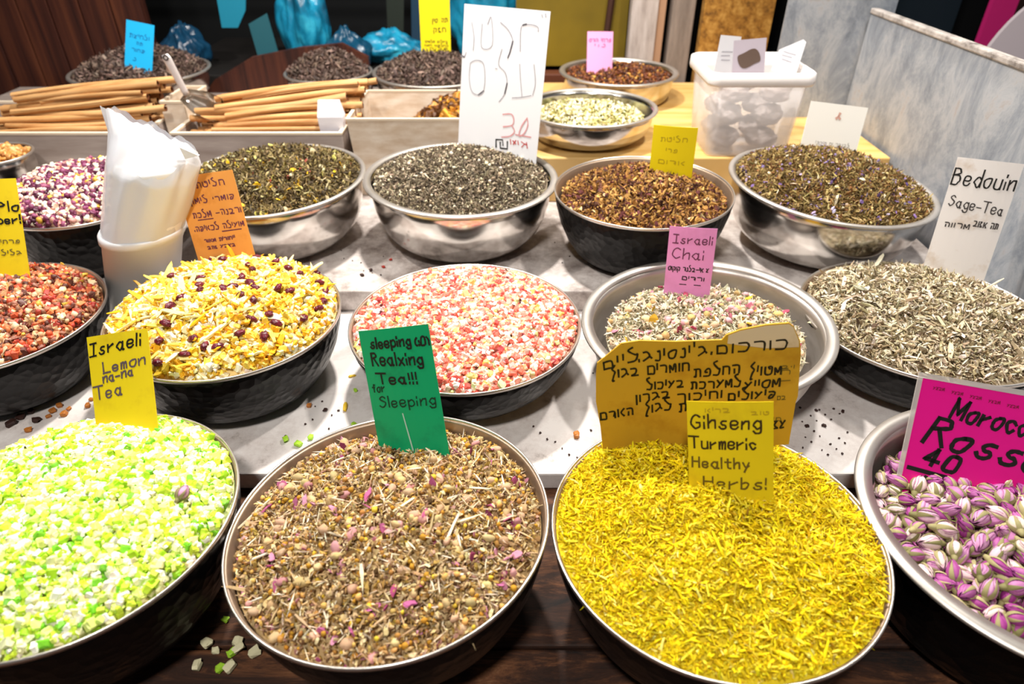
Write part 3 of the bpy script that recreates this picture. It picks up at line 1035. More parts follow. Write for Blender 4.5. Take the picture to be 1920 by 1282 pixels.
class Card:
    """a sheet standing in a heap: local x across, z up, face towards -y"""

    def __init__(s, name, label, loc, rot, w, h, m, ext=.03, bend=.0, outline=None, thick=.0009, cat='card'):
        s.w, s.h, s.bend = w, h, bend
        s.root = empty(name, loc, None)
        yaw, lean, roll = rot
        s.root.rotation_mode = 'QUATERNION'
        s.root.rotation_quaternion = (Matrix.Rotation(yaw, 3, 'Z') @ Matrix.Rotation(lean, 3, 'X') @ Matrix.Rotation(roll, 3, 'Y')).to_quaternion()
        tag(s.root, label, cat, 'handwritten cards in the bowls')
        bm = bmesh.new()
        if outline is None:
            nu, nv = 8, 10
            F = [[bm.verts.new(s.pt(i / nu, 1 - (-ext / h + (1 + ext / h) * j / nv), 0)) for i in range(nu + 1)] for j in range(nv + 1)]
            Bk = [[bm.verts.new(s.pt(i / nu, 1 - (-ext / h + (1 + ext / h) * j / nv), -thick)) for i in range(nu + 1)] for j in range(nv + 1)]
            for j in range(nv):
                for i in range(nu):
                    bm.faces.new((F[j][i], F[j][i + 1], F[j + 1][i + 1], F[j + 1][i]))
                    bm.faces.new((Bk[j][i], Bk[j + 1][i], Bk[j + 1][i + 1], Bk[j][i + 1]))
            ring = [(0, i) for i in range(nu)] + [(j, nu) for j in range(nv)] + [(nv, i) for i in range(nu, 0, -1)] + [(j, 0) for j in range(nv, 0, -1)]
            for k in range(len(ring)):
                a, b = ring[k], ring[(k + 1) % len(ring)]
                bm.faces.new((F[a[0]][a[1]], Bk[a[0]][a[1]], Bk[b[0]][b[1]], F[b[0]][b[1]]))
        else:
            s.poly(bm, outline, 0, thick)
        obj('sheet', bm, m, s.root)
        s.nb = 0

    def poly(s, bm, uv, front, thick):
        F = [bm.verts.new(s.pt(u, v, front)) for u, v in uv]
        Bk = [bm.verts.new(s.pt(u, v, front - thick)) for u, v in uv]
        bm.faces.new(F)
        bm.faces.new(Bk[::-1])
        n = len(F)
        for k in range(n):
            bm.faces.new((F[k], Bk[k], Bk[(k + 1) % n], F[(k + 1) % n]))

    def pt(s, u, v, out):
        """u,v in 0..1 from the top left; out = distance in front of the face"""
        x = (u - .5) * s.w
        z = (1 - v) * s.h
        y = s.bend * ((2 * u - 1) ** 2 - .4) - out
        return (x, y, z)

    def ribbons(s, strokes, width, m, name='lettering', out=.0005):
        bm = bmesh.new()
        r = random.Random(len(strokes))
        for st in strokes:
            P = [Vector(s.pt(u, v, out)) for u, v in st]
            k = len(P)
            L = []
            for i in range(k):
                t = P[min(i + 1, k - 1)] - P[max(i - 1, 0)]
                if t.length < 1e-9:
                    t = Vector((1, 0, 0))
                t.normalize()
                nrm = Vector((-t.z, 0, t.x)) * width * .5 * r.uniform(.85, 1.15)
                e = t * width * .4 * (-1 if i == 0 else 1 if i == k - 1 else 0)
                L.append((bm.verts.new(P[i] + e + nrm), bm.verts.new(P[i] + e - nrm)))
            for a, b in zip(L, L[1:]):
                bm.faces.new((a[0], a[1], b[1], b[0]))
        me = bpy.data.meshes.new(name)
        bm.to_mesh(me)
        bm.free()
        return obj(name, me, m, s.root)

    def write(s, lines, width, m, name='lettering'):
        """lines: (text, u0, u1, v of baseline, cap height as share of card height, slope)"""
        allst = []
        for i, L in enumerate(lines):
            t, u0, u1, vb, ch = L[:5]
            slope = L[5] if len(L) > 5 else 0
            slant = L[6] if len(L) > 6 else .0
            st, wd = text_strokes(t, i + len(t))
            for q in st:
                allst.append([(u0 + (u1 - u0) * (x + slant * y) / wd, vb - ch * y + slope * (x / wd)) for x, y in q])
        return s.ribbons(allst, width, m, name)


def quad_uv(quad, pts):
    """sheet coordinates of points given on a picture of the sheet"""
    (x0, y0), (x1, y1), (x2, y2), (x3, y3) = quad
    out = []
    for x, y in pts:
        u = v = .5
        for _ in range(12):
            X = (x0 * (1 - u) + x1 * u) * (1 - v) + (x3 * (1 - u) + x2 * u) * v
            Y = (y0 * (1 - u) + y1 * u) * (1 - v) + (y3 * (1 - u) + y2 * u) * v
            dXu = (x1 - x0) * (1 - v) + (x2 - x3) * v
            dXv = (x3 - x0) * (1 - u) + (x2 - x1) * u
            dYu = (y1 - y0) * (1 - v) + (y2 - y3) * v
            dYv = (y3 - y0) * (1 - u) + (y2 - y1) * u
            det = dXu * dYv - dXv * dYu
            ex, ey = x - X, y - Y
            u += (ex * dYv - ey * dXv) / det
            v += (ey * dXu - ex * dYu) / det
        out.append((u, v))
    return out


def paper(name, col, dirt=None, rough=.6):
    m = mat(name, col, rough, 0, .3)
    if dirt:
        noise_color(m, [dirt, col, col], 16, 6, pos=[.3, .46, .7])
    return m


P_yel = paper('yellow_card', 'e2c614', 'd0b014')
P_yel2 = paper('yellow_card_clean', 'f0da10')
P_gin = paper('mustard_yellow_card', 'e6ca10', 'd4b414')
P_blue = paper('blue_card', '1aaee8')
P_white = paper('white_card', 'eeeef2')
P_pink = paper('pink_card', 'e9a0cc')
P_pink2 = paper('rose_pink_card', 'e594cc', 'd888bc')
P_sq = paper('cream_card', 'fbf7ee')
P_bed = paper('stained_white_card', 'e8e2de', 'ccb8a4')
P_or = paper('orange_card', 'efa655', 'e09440')
P_gr = paper('green_card', '0d9a62', '0a7c4e', .45)
P_mag = paper('magenta_card', 'e2128a', None, .4)
P_cb = paper('yellow_cardboard', 'cc9f28', 'b68418')
P_torn = paper('bare_torn_cardboard', 'ddc8a4', 'c4a880')

k = Card('price_card', 'blue card standing in the dark tea at the back left', (-.9514, 1.80, 1.0821), (-.011, -.332, .194), .0701, .1065, P_blue)
k.write([('ולחיצת', .15, .85, .36, .12), ('תה', .4, .62, .5, .10), ('שחור', .25, .7, .66, .1), ('נ', .3, .42, .86, .1)], .0016, mat('blue_marker', '0b5c9a', .6))

k = Card('price_card', 'tall yellow card in the dark tea cut by the top edge', (-.2072, 1.95, 1.0821), (-.07, -.115, .007), .0814, .1473, P_yel2)
k.write([('תה סין', .42, .92, .47, .10, -.02), ('חזק', .45, .85, .62, .11), ], .0022, M_ink)
k.write([('בעלים שלמים', .15, .9, .80, .05), ('לחליטה חמה', .12, .92, .865, .045), ('שלוק', .3, .9, .92, .05)], .0016, mat('brown_marker', '6a5a10', .6), 'small_lettering')
k.write([('לקילו', .4, .8, .975, .05)], .0026, M_ink, 'price_lettering')

WQ = [(50, 28), (688, 82), (580, 1195), (0, 1070)]
k = Card('price_sign', 'large white sign standing in the grey herb bowl', (-.0338, 1.36, 1.0161), (-.548, -.169, -.007), .1912, .2655, P_white, bend=.003, cat='sign')
gs = [[(478, 365), (482, 210), (505, 178), (560, 176), (602, 192), (604, 222)], [(335, 160), (392, 212), (425, 290), (405, 370), (388, 412)],
      [(237, 172), (265, 125), (272, 322), (190, 335), (195, 170)], [(112, 160), (130, 260), (124, 355)], [(66, 372), (52, 404), (22, 396)],
      [(100, 450), (145, 430), (203, 452), (216, 560), (204, 660), (165, 690), (112, 660), (92, 560), (100, 452)],
      [(345, 350), (320, 460), (368, 520), (382, 600), (364, 680), (322, 742)], [(296, 492), (308, 494)],
      [(474, 460), (478, 560), (488, 698)], [(418, 712), (480, 708), (552, 694)], [(574, 462), (582, 600), (562, 690)], [(630, 105), (634, 125)], [(655, 100), (657, 122)]]
k.ribbons([quad_uv(WQ, smooth_line(g)) for g in gs], .0017, M_inkgrey)
k.ribbons([quad_uv(WQ, g) for g in ([(498, 178), (522, 172)], [(165, 690), (205, 660)], [(22, 396), (52, 404)], [(388, 412), (404, 372), (425, 292)], [(382, 600), (364, 680)])], .0028, mat('marker_remains', '55525a', .6), 'dark_marker_remains')
rs = [[(350, 840), (410, 838), (428, 880), (415, 925), (352, 938)], [(415, 930), (432, 975), (400, 1012), (340, 1020)], [(522, 868), (480, 940), (464, 1010), (500, 990), (526, 925), (522, 868)], [(440, 1000), (545, 1020)]]
k.ribbons([quad_uv(WQ, smooth_line(g)) for g in rs], .0026, M_inkred, 'red_price')
k.ribbons([quad_uv(WQ, g) for g in ([(297, 1100), (297, 1040), (345, 1042), (348, 1086)], [(328, 1064), (328, 1110), (378, 1116), (380, 1058)])], .0034, M_ink, 'shekel_sign')
rs = [[(402, 1040), (405, 1076)], [(420, 1050), (440, 1076)], [(440, 1048), (422, 1078)], [(455, 1050), (458, 1080)], [(480, 1058), (500, 1075), (482, 1100)], [(515, 1064), (520, 1108)], [(500, 1075), (518, 1082)]]
k.ribbons([quad_uv(WQ, g) for g in rs], .0024, M_inkred2, 'red_weight')

k = Card('price_card', 'small pink card in the red brown berries', (.2358, 1.901, 1.0537), (.128, -.305, .028), .0700, .0940, P_pink, bend=.002)
k.write([('פרחי הדס', .08, .92, .27, .13), ('נוי', .3, .7, .40, .11)], .0018, mat('magenta_marker', 'b0307c', .6))

k = Card('price_card', 'blank looking yellow card in the brown petals', (.2988, 1.22, 1.0138), (-.35, -.06, -.03), .0800, .0929, P_yel2, bend=.003)
k.write([('חליטת', .2, .8, .30, .12, -.02), ('פרי', .35, .6, .5, .11), ('אדום', .2, .8, .74, .12)], .0015, mat('faint_ochre_marker', 'b8a010', .6))

k = Card('price_card', 'square cream card behind the lavender herbs', (.6371, 1.33, 1.0303), (.099, -.241, .132), .1208, .0849, P_sq)
k.write([('לבנדר ים תיכוני', .25, .85, .92, .10)], .0012, mat('grey_pencil', 'a8a49c', .7))
o = k.ribbons([[(.50, .31), (.53, .27), (.56, .31)], [(.53, .25), (.54, .2)]], .005, mat('small_red_print', 'd8a898', .6), 'red_print')

BQ = [(1797, 296), (1921, 306), (1845, 530), (1728, 508)]
k = Card('price_card', 'tall stained white card reading Bedouin Sage Tea', (.7273, .97, .9377), (-.32, -.273, .013), .0918, .1869, P_bed, bend=.002)
k.write([('Bedouin', .02, .98, .22, .135, -.0), ], .0024, M_ink)
k.write([('Sage-Tea', .08, .93, .40, .09, .03), ('תה אזוב', .55, .93, .545, .075, .0), ('מרווה', .12, .50, .575, .06, .0)], .0019, mat('dark_grey_marker', '3c3634', .6), 'lower_lettering')

k = Card('price_card', 'rose pink card reading Israeli Chai', (.2804, .93, .9302), (-.246, -.22, -.046), .0720, .1063, P_pink2, bend=.003)
k.write([('Israeli', .10, .93, .24, .13, .0), ('Chai', .12, .78, .47, .15)], .0018, M_inkpurple)
k.write([('צ׳אי-בלנד קוקוס', .06, .92, .655, .09), ('ורדים', .38, .85, .79, .08), ('_', .4, .82, .86, .03)], .0016, M_ink, 'lower_lettering')

k = Card('price_card', 'orange card leaning behind the lemon peel mix', (-.4635, .97, .9823), (-.066, -.248, -.149), .0966, .1252, P_or, bend=.002)
k.write([('חליטת', .35, .82, .16, .10), ('שומר· לימון', .18, .92, .345, .095), ('ורבנה- מלכת', .15, .97, .52, .10), ('מועילה לכאישה.', .10, .96, .69, .09), ('ייחודית מאוד', .22, .75, .84, .06), ('בצבע זהב', .24, .72, .93, .055), ('_', .25, .5, .55, .02), ('_', .62, .92, .725, .02)], .0017, M_inkpurple)

k = Card('price_card', 'yellow card at the left edge reading Plo with an exclamation mark', (-.7712, .90, .9916), (.083, -.485, -.021), .0692, .1325, P_yel, bend=.002)
k.write([('Plo', .56, .98, .36, .10), ('per!', .52, .98, .50, .09)], .0026, M_ink)
k.write([('פרחים', .4, .9, .72, .06), ('גליל', .5, .9, .85, .06)], .0016, M_inkfaint, 'faint_lettering')

k = Card('price_card', 'yellow card reading Israeli Lemon Tea in the lime cubes', (-.4486, .59, .9706), (-.229, -.60, -.257), .0814, .0934, P_yel, bend=.002)
k.write([('Israeli', .03, .88, .25, .16, -.06, .1)], .0022, M_ink)
k.write([('Lemon', .24, .92, .48, .13, -.05), ('na-na', .22, .72, .60, .12, -.05), ('Tea', .05, .52, .80, .16, -.03)], .0020, mat('violet_grey_marker', '5a4a52', .6), 'lower_lettering')

k = Card('price_card', 'dark green card reading Sleeping Realxing Tea', (-.114, .56, .9428), (-.384, -.378, -.302), .0903, .1407, P_gr, bend=.003)
k.write([('sleeping', .16, .74, .15, .085, .0), ('(:O)', .80, .98, .16, .07, .0), ('Realxing', .14, .86, .29, .10, .02), ('Tea!!!', .18, .74, .44, .085, .02)], .0023, M_ink)
k.write([('for', .07, .26, .51, .07), ('Sleeping', .14, .94, .64, .09, .0)], .0017, M_inkgreen, 'faded_lettering')
k.ribbons([[(.46, .70), (.52, 1.02)]], .0016, mat('white_crease', 'a8c4b4', .6), 'crease')

CQ = [(1113, 655), (1502, 640), (1480, 808), (1130, 832)]
ol = [(1116, 700), (1118, 678), (1140, 662), (1165, 644), (1200, 640), (1270, 643), (1358, 642), (1366, 634), (1392, 626), (1440, 619), (1482, 617), (1491, 623), (1502, 645), (1504, 662), (1497, 740), (1493, 750), (1478, 830), (1134, 858), (1127, 800), (1117, 750)]
k = Card('cardboard_sign', 'torn ochre cardboard with Hebrew handwriting behind the turmeric', (.2035, .555, .9647), (-.079, -.06, -.131), .2052, .1232, P_cb, outline=quad_uv(CQ, ol), thick=.0018, cat='sign')
bm = bmesh.new()
k.poly(bm, quad_uv(CQ, [(1368, 648), (1370, 635), (1392, 628), (1440, 621), (1482, 619), (1490, 624), (1500, 646), (1500, 656), (1440, 657), (1400, 652)]), .0004, .0006)
obj('torn_patch', bm, P_torn, k.root)['label'] = 'bare pale torn corner'


def cq(x0, x1, y0, y1):
    """text span on the cardboard from two baseline points"""
    a, b = quad_uv(CQ, [(x0, y0), (x1, y1)])
    return a[0], b[0], a[1], b[1] - a[1]


ls = []
for t, x0, x1, y0, y1, ch in (('ליים', 1132, 1198, 689, 672, .13), ("ג'ינסינג.", 1200, 1330, 676, 666, .14), ('כורכום.', 1338, 1478, 665, 657, .14),
                              ('חומרים בגוף', 1146, 1296, 705, 692, .13), ('החלפת', 1306, 1390, 704, 698, .13), ('מטויף', 1408, 1468, 703, 700, .13),
                              ('בעיכול', 1216, 1286, 727, 722, .12), ('למערכת', 1300, 1392, 726, 722, .12), ('מסייע', 1400, 1464, 727, 722, .12),
                              ('בגרון', 1196, 1260, 750, 742, .12), ('וחיכוך', 1275, 1358, 748, 742, .12), ('שיעולים', 1370, 1456, 747, 742, .12),
                              ('האדם', 1128, 1190, 786, 774, .13), ('לגוף', 1212, 1262, 772, 764, .13), ('ת', 1278, 1290, 768, 766, .13), ('צז', 1452, 1472, 800, 796, .14)):
    u0, u1, v0, sl = cq(x0, x1, y0, y1)
    ls.append((t, u0, u1, v0, ch, sl))
k.write(ls, .0021, M_ink)
k.write([('ו·ב', .93, .99, .30, .05), ('ח', .93, .97, .36, .07), ('_', .92, .98, .42, .03), ('בם', .92, .96, .62, .06), ('םו', .91, .95, .85, .06)], .0010, M_inkfaint, 'margin_notes')

k = Card('price_card', 'yellow card reading Ginseng Turmeric Healthy Herbs', (.2191, .46, .9665), (-.293, -.343, -.191), .0801, .1049, P_gin, bend=.002)
k.write([('Gihseng', .05, .86, .26, .135), ('Turmeric', .03, .80, .46, .115)], .0019, mat('brown_black_marker', '3a2a0c', .5))
k.write([('Healthy', .05, .72, .655, .105), ('Herbs!', .18, .92, .86, .115)], .0018, mat('olive_marker', '6a5410', .6), 'lower_lettering')
k.write([('בריא', .22, .5, .10, .06), ('טוב', .75, .95, .12, .05)], .0010, mat('ghost_marker', 'b89a10', .6), 'faint_lettering')

k = Card('price_card', 'magenta card in a clear sleeve reading Rosse 40', (.5230, .52, .9082), (-.121, -.554, .110), .1672, .1201, P_mag, bend=.0)
k.write([('Moroccan', .22, .88, .32, .18, .07, .28), ], .0038, M_ink)
k.write([('Rosse', .08, .84, .59, .24, .10, .30), ('40', .12, .33, .78, .155, .05, .2), ('_', .07, .32, .85, .04, .03), ('12', .10, .28, 1.06, .15, .03)], .0048, M_ink, 'large_lettering')
k.write([('מבצע', .08, .15, .085, .04), ('מבצע', .20, .27, .095, .04), ('מבצע', .32, .39, .105, .04), ('מבצע', .44, .51, .115, .04), ('מבצע', .56, .63, .125, .04)], .0009, M_inkwine, 'printed_border')
bm = bmesh.new()
for (u0, u1, v0, v1) in ((-.03, 1.03, -.05, .0), (-.03, .0, .0, 1.2), (1.0, 1.03, 0, 1.2)):
    k.poly(bm, [(u0, v0), (u1, v0), (u1, v1), (u0, v1)], .0006, .0018)
obj('clear_sleeve', bm, M_sleeve, k.root)['label'] = 'clear plastic sleeve edge'

# ------------------------------------------------------------------ stacked cups in their bag
CUPY = .985
_cx = at(268, 560, CUPY).x
cs = empty('cup_stack', (_cx, CUPY, .831))
tag(cs, 'stack of white plastic cups wrapped in a clear bag', 'cups')


def lev(py, x0, x1):
    """height, centre and radius of the stack at one level"""
    a_, b_ = at(x0, py, CUPY), at(x1, py, CUPY)
    return a_.z - .831, (a_.x + b_.x) / 2 - _cx, (b_.x - a_.x) / 2


zr, xr, rr0 = lev(425, 191, 344)
zb, xb, rb0 = 0., lev(600, 206, 330)[1], lev(600, 206, 330)[2] * .93


def cup_ring(bm, r, z, seg=64):
    t = z / zr
    return [bm.verts.new((xb + (xr - xb) * t + r * math.cos(2 * PI * k_ / seg), r * math.sin(2 * PI * k_ / seg), z)) for k_ in range(seg)]


bm = bmesh.new()
prof = [(rb0 * .96, 0), (rb0, .003), (rr0 * .93, zr - .014), (rr0 * .985, zr - .013), (rr0, zr - .003), (rr0 * .98, zr), (rr0 * .93, zr), (rr0 * .90, zr - .01), (rb0 * .95, .006)]
rg = [cup_ring(bm, r, z) for r, z in prof]
for a_, b_ in zip(rg, rg[1:]):
    for k_ in range(64):
        bm.faces.new((a_[k_], a_[(k_ + 1) % 64], b_[(k_ + 1) % 64], b_[k_]))
bm.faces.new(rg[0])
bm.faces.new(rg[-1])
obj('lower_cup', bm, M_cupw, cs, True)
zt, xt, rt = lev(262, 197, 357)
bm = bmesh.new()
rg = []
for j in range(13):
    t = j / 12
    s_ = (rr0 * .86 + (rt - rr0) * t) * (1 + (.03 if j % 4 == 3 else 0))
    z = zr - .02 + (zt - zr - .012) * t
    rg.append([bm.verts.new((xr + (xt - xr) * t + s_ * math.cos(2 * PI * k_ / 48), s_ * math.sin(2 * PI * k_ / 48), z)) for k_ in range(48)])
for a_, b_ in zip(rg, rg[1:]):
    for k_ in range(48):
        bm.faces.new((a_[k_], a_[(k_ + 1) % 48], b_[(k_ + 1) % 48], b_[k_]))
bm.faces.new(rg[0])
bm.faces.new(rg[-1])
obj('nested_cups', bm, M_cupw, cs, True)
bm = bmesh.new()
rows = []
NS = 96
zl = lev(196, 205, 330)[0]
zrt = lev(282, 300, 360)[0]
for j in range(49):
    t = j / 48
    row = []
    for i in range(NS):
        a = 2 * PI * i / NS
        ca, sa = math.cos(a), math.sin(a)
        fl = max(0, (t - .6) / .4) ** 1.2
        fold = .0020 * math.sin(6 * a + 3 * t) + .0014 * math.sin(13 * a - 4 * t + 1) + .003 * noise.noise(Vector((ca * 2, sa * 2, t * 2.2)))
        r = rr0 * .95 + (rt - rr0) * min(1, t * 1.6) + fold * (.3 + .7 * t)
        x = xr + (xt - xr) * min(1.15, t * 1.4) + r * ca
        y = r * sa * (1 - .88 * fl)
        q_ = .5 - .5 * ca
        top = zrt + (zl - zrt) * q_ ** .8 + .0035 * math.sin(9 * ca + 1) + .002 * math.sin(23 * ca)
        z = zr - .004 + (top - zr + .004) * t
        row.append(bm.verts.new((x, y, z)))
    rows.append(row)
for a_, b_ in zip(rows, rows[1:]):
    for i in range(NS):
        bm.faces.new((a_[i], a_[(i + 1) % NS], b_[(i + 1) % NS], b_[i]))
M_bagw = mat('milky_bag_film', 'eff0f6', .22, 0, .5, Alpha=.78)
o = obj('bag', bm, M_bagw, cs, True)
o['label'] = 'crinkled clear plastic bag'
bm = bmesh.new()
z0, x0_, r0_ = lev(275, 200, 356)
pts = [(x0_ + r0_ * .9, -.02, z0 + .006), (x0_ + r0_ * 1.32, -.022, z0 - .006), (x0_ + r0_ * .96, -.02, z0 - .012)]
F = [bm.verts.new(q) for q in pts]
Bk = [bm.verts.new((q[0], q[1] + .004, q[2])) for q in pts]
bm.faces.new(F)
bm.faces.new(Bk[::-1])
for i in range(3):
    bm.faces.new((F[i], Bk[i], Bk[(i + 1) % 3], F[(i + 1) % 3]))
obj('bag_corner', bm, M_clear, cs)


# ------------------------------------------------------------------ milky tub
def rrect(hx, hy, r, n=6):
    out = []
    for cx, cy, a0 in ((hx - r, hy - r, 0), (-hx + r, hy - r, PI / 2), (-hx + r, -hy + r, PI), (hx - r, -hy + r, 1.5 * PI)):
        for i in range(n + 1):
            a = a0 + PI / 2 * i / n
            out.append((cx + r * math.cos(a), cy + r * math.sin(a)))
    return out


def loft(levels, bm=None, cap0=True, cap1=True):
    bm = bm or bmesh.new()
    rings = [[bm.verts.new((x, y, z)) for x, y in pts] for pts, z in levels]
    n = len(rings[0])
    for a, b in zip(rings, rings[1:]):
        for i in range(n):
            bm.faces.new((a[i], a[(i + 1) % n], b[(i + 1) % n], b[i]))
    if cap0:
        bm.faces.new(rings[0][::-1])
    if cap1:
        bm.faces.new(rings[-1])
    return bm


tub = empty('plastic_tub', (.515, 1.528, .976))
tub.scale = (.9, 1, 1)
tag(tub, 'milky translucent plastic tub on the yellow plywood', 'tub')
bm = loft([(rrect(.096, .086, .02), 0), (rrect(.099, .089, .022), .004), (rrect(.113, .095, .022), .168), (rrect(.110, .092, .02), .168), (rrect(.096, .086, .02), .006)])
obj('body', bm, M_tub, tub, True)
bm = bmesh.new()
R0 = [(rrect(.113, .095, .022), .150), (rrect(.122, .104, .026), .150), (rrect(.124, .106, .026), .156), (rrect(.123, .105, .026), .174), (rrect(.118, .100, .025), .177), (rrect(.113, .095, .022), .174)]
loft(R0 + R0[:1], bm, False, False)
obj('rim', bm, mat('milky_rim', 'ece6e4', .35), tub, True)
pr = random.Random(3)


def packet_mesh(seed):
    bm = bmesh.new()
    bmesh.ops.create_icosphere(bm, subdivisions=4, radius=1)
    for v in bm.verts:
        n = noise.fractal(v.co * 1.3 + Vector((seed * 7.7, 1, 2)), .6, 2., 4)
        v.co *= 1 + .22 * n
        v.co = Vector((v.co.x * .030, v.co.y * .030, v.co.z * .022))
    me = bpy.data.meshes.new('tea_packet')
    bm.to_mesh(me)
    bm.free()
    me.materials.append(M_packet)
    me.polygons.foreach_set('use_smooth', [True] * len(me.polygons))
    return me


pk = None
for i, (x, y, z) in enumerate([(-.05, -.05, .030), (.04, -.05, .030), (-.05, -.05, .078), (.045, -.05, .078), (-.045, -.05, .126), (.05, -.05, .126), (-.05, .035, .03), (.045, .035, .03), (-.05, .035, .08), (.045, .035, .08), (0, .03, .128)]):
    me = packet_mesh(i % 4)
    o = bpy.data.objects.new('tea_packet', me)
    C.objects.link(o)
    o.location = Vector((.515, 1.528, .978)) + Vector((x * .9, y, z))
    o.rotation_euler = (pr.uniform(-.2, .2), pr.uniform(-.2, .2), pr.uniform(0, 6))
    tag(o, 'pale rounded packet showing through the milky tub', 'packet', 'packets inside the milky tub')
M_slip = mat('white_slip', 'dcdce0', .35)
M_slipgrey = mat('grey_lilac_slip', 'b0a6b0', .4)
for (lab, px0, px1, pyt, pyb, Y, m, yaw, print_) in (
        ('white printed slip at the back left of the milky tub', 1338, 1380, 68, 128, 1.555, M_slip, .3, False),
        ('grey lilac slip with a brown picture in the milky tub', 1374, 1432, 74, 128, 1.50, M_slipgrey, -.1, True),
        ('pointed white slip standing at the right of the milky tub', 1456, 1488, 72, 128, 1.52, M_slip, -.9, False)):
    a, b = at(px0, pyb, Y), at(px1, pyb, Y)
    tz = at((px0 + px1) / 2, pyt, Y).z
    w = (b - a).length
    c_ = (a + b) / 2
    k = Card('paper_slip', lab, c_, (yaw, -.12, .12 if not print_ else -.1), w / max(math.cos(yaw), .5), tz - c_.z, m, ext=.03,
             outline=None if px0 != 1456 else [(0, .5), (.75, -.05), (.9, 0), (1, 1.2), (0, 1.2)], cat='slip')
    k.root['group'] = 'paper slips in the tub'
    if print_:
        bm = bmesh.new()
        k.poly(bm, [(.5 + .36 * math.cos(t), .66 + .30 * math.sin(t) + .06 * math.cos(3 * t)) for t in [i * PI / 12 for i in range(24)]], .0006, .0004)
        obj('printed_picture', bm, mat('brown_print', '5c4a40', .5), k.root)
    else:
        k.ribbons([[(.2, .5), (.7, .48)], [(.2, .62), (.6, .6)], [(.25, .75), (.65, .74)]], .002, M_inkgrey, 'print')


# ------------------------------------------------------------------ trays and cinnamon
def tray(name, label, x0, x1, y0, y1, z0, z1, floor, m, edge, flare=.0, t=.007):
    root = empty(name, ((x0 + x1) / 2, (y0 + y1) / 2, z0))
    tag(root, label, 'tray')
    cx, cy = (x0 + x1) / 2, (y0 + y1) / 2
    hx, hy = (x1 - x0) / 2, (y1 - y0) / 2

    def rc(e):
        return [(hx + e, hy + e), (-hx - e, hy + e), (-hx - e, -hy - e), (hx + e, -hy - e)]
    bm = loft([(rc(-flare), 0), (rc(0), z1 - z0 - .004), (rc(-t), z1 - z0 - .004), (rc(-t - flare * .5), floor - z0)])
    obj('body', bm, m, root)
    bm = bmesh.new()
    E = [(rc(.001), z1 - z0 - .005), (rc(.0015), z1 - z0), (rc(-t - .001), z1 - z0), (rc(-t - .0005), z1 - z0 - .005)]
    loft(E + E[:1], bm, False, False)
    obj('edge', bm, edge, root)['label'] = 'pale upper edge'
    return root


tray('wooden_tray', 'grey wooden tray of cinnamon sticks at the left edge', -1.42, -.805, 1.46, 1.715, .873, 1.022, .978, M_greywood, M_lightwood)
tray('wooden_tray', 'grey wooden tray of cinnamon sticks beside the cream carton', -.745, -.372, 1.46, 1.715, .873, 1.022, .978, M_greywood, M_lightwood)
tray('cream_carton', 'open cream carton of dried fruit behind the grey herb bowl', -.358, -.075, 1.462, 1.70, .873, 1.052, .885, M_whitetray, M_lightwood, .012, .005)
tray('small_carton', 'small white carton between the two cinnamon piles', -.80, -.748, 1.56, 1.70, .873, 1.062, 1.0, M_whitetray, M_lightwood, 0, .004)


def stick_mesh(seed):
    r = random.Random(seed)
    L = r.uniform(.24, .35)
    R = r.uniform(.0054, .0080)
    bm = bmesh.new()
    n, seg = 12, 20
    b1, b2 = r.uniform(-.008, .008), r.uniform(-.006, .006)
    rings = []
    for i in range(n + 1):
        t = i / n
        row = []
        for k in range(seg):
            a = .5 + 1.93 * PI * k / (seg - 1)
            rr = R * (1 - .28 * (k / (seg - 1)) ** 3) * (1 + .05 * math.sin(3 * a + 4 * t + seed))
            row.append((rr * math.cos(a), rr * math.sin(a)))
        inner = [(x * .74, y * .74) for x, y in row[::-1]]
        loop = row + inner
        x = (t - .5) * L
        oy, oz = b1 * math.sin(PI * t), b2 * math.sin(PI * t)
        rings.append([bm.verts.new((x, y + oy, z + oz)) for y, z in loop])
    m = len(rings[0])
    for a, b in zip(rings, rings[1:]):
        for k in range(m):
            f = bm.faces.new((a[k], a[(k + 1) % m], b[(k + 1) % m], b[k]))
            f.material_index = 1 if seg <= k < m - 1 else 0
    for rg in (rings[0], rings[-1]):
        for k in range(seg - 1):
            f = bm.faces.new((rg[k], rg[k + 1], rg[m - 2 - k], rg[m - 1 - k]))
            f.material_index = 1
    me = bpy.data.meshes.new('cinnamon_stick')
    bmesh.ops.recalc_face_normals(bm, faces=bm.faces[:])
    bm.to_mesh(me)
    bm.free()
    me.materials.append(M_cinn)
    me.materials.append(M_cinn_in)
    return me


sm = [stick_mesh(s) for s in range(7)]
cr_ = random.Random(9)


def pile(x0, x1, label, group):
    first = None
    layers = [14, 14, 13, 12, 11, 9, 7, 5, 3]
    for k, n in enumerate(layers):
        for j in range(n):
            o = bpy.data.objects.new('cinnamon_stick', sm[0]) if first is None else first.copy()
            first = first or o
            o.data = sm[cr_.randrange(7)]
            C.objects.link(o)
            tag(o, label, 'cinnamon stick', group)
            y = 1.482 + (j + .5) * .0148 + k * .0082 + cr_.uniform(-.003, .003)
            xc = (x0 + x1) / 2 + cr_.uniform(-.035, .035) + k * .010
            z = .990 + k * .0118 + cr_.uniform(-.002, .002)
            o.location = (xc, y, z)
            o.rotation_euler = (cr_.uniform(0, 6.28), -cr_.uniform(-.02, .02) - .013 * k, cr_.uniform(-.05, .09))


pile(-1.215, -.835, 'long tan cinnamon stick in the pile at the left edge', 'cinnamon sticks in the left tray')
pile(-.74, -.40, 'long tan cinnamon stick in the pile beside the cream carton', 'cinnamon sticks in the right tray')

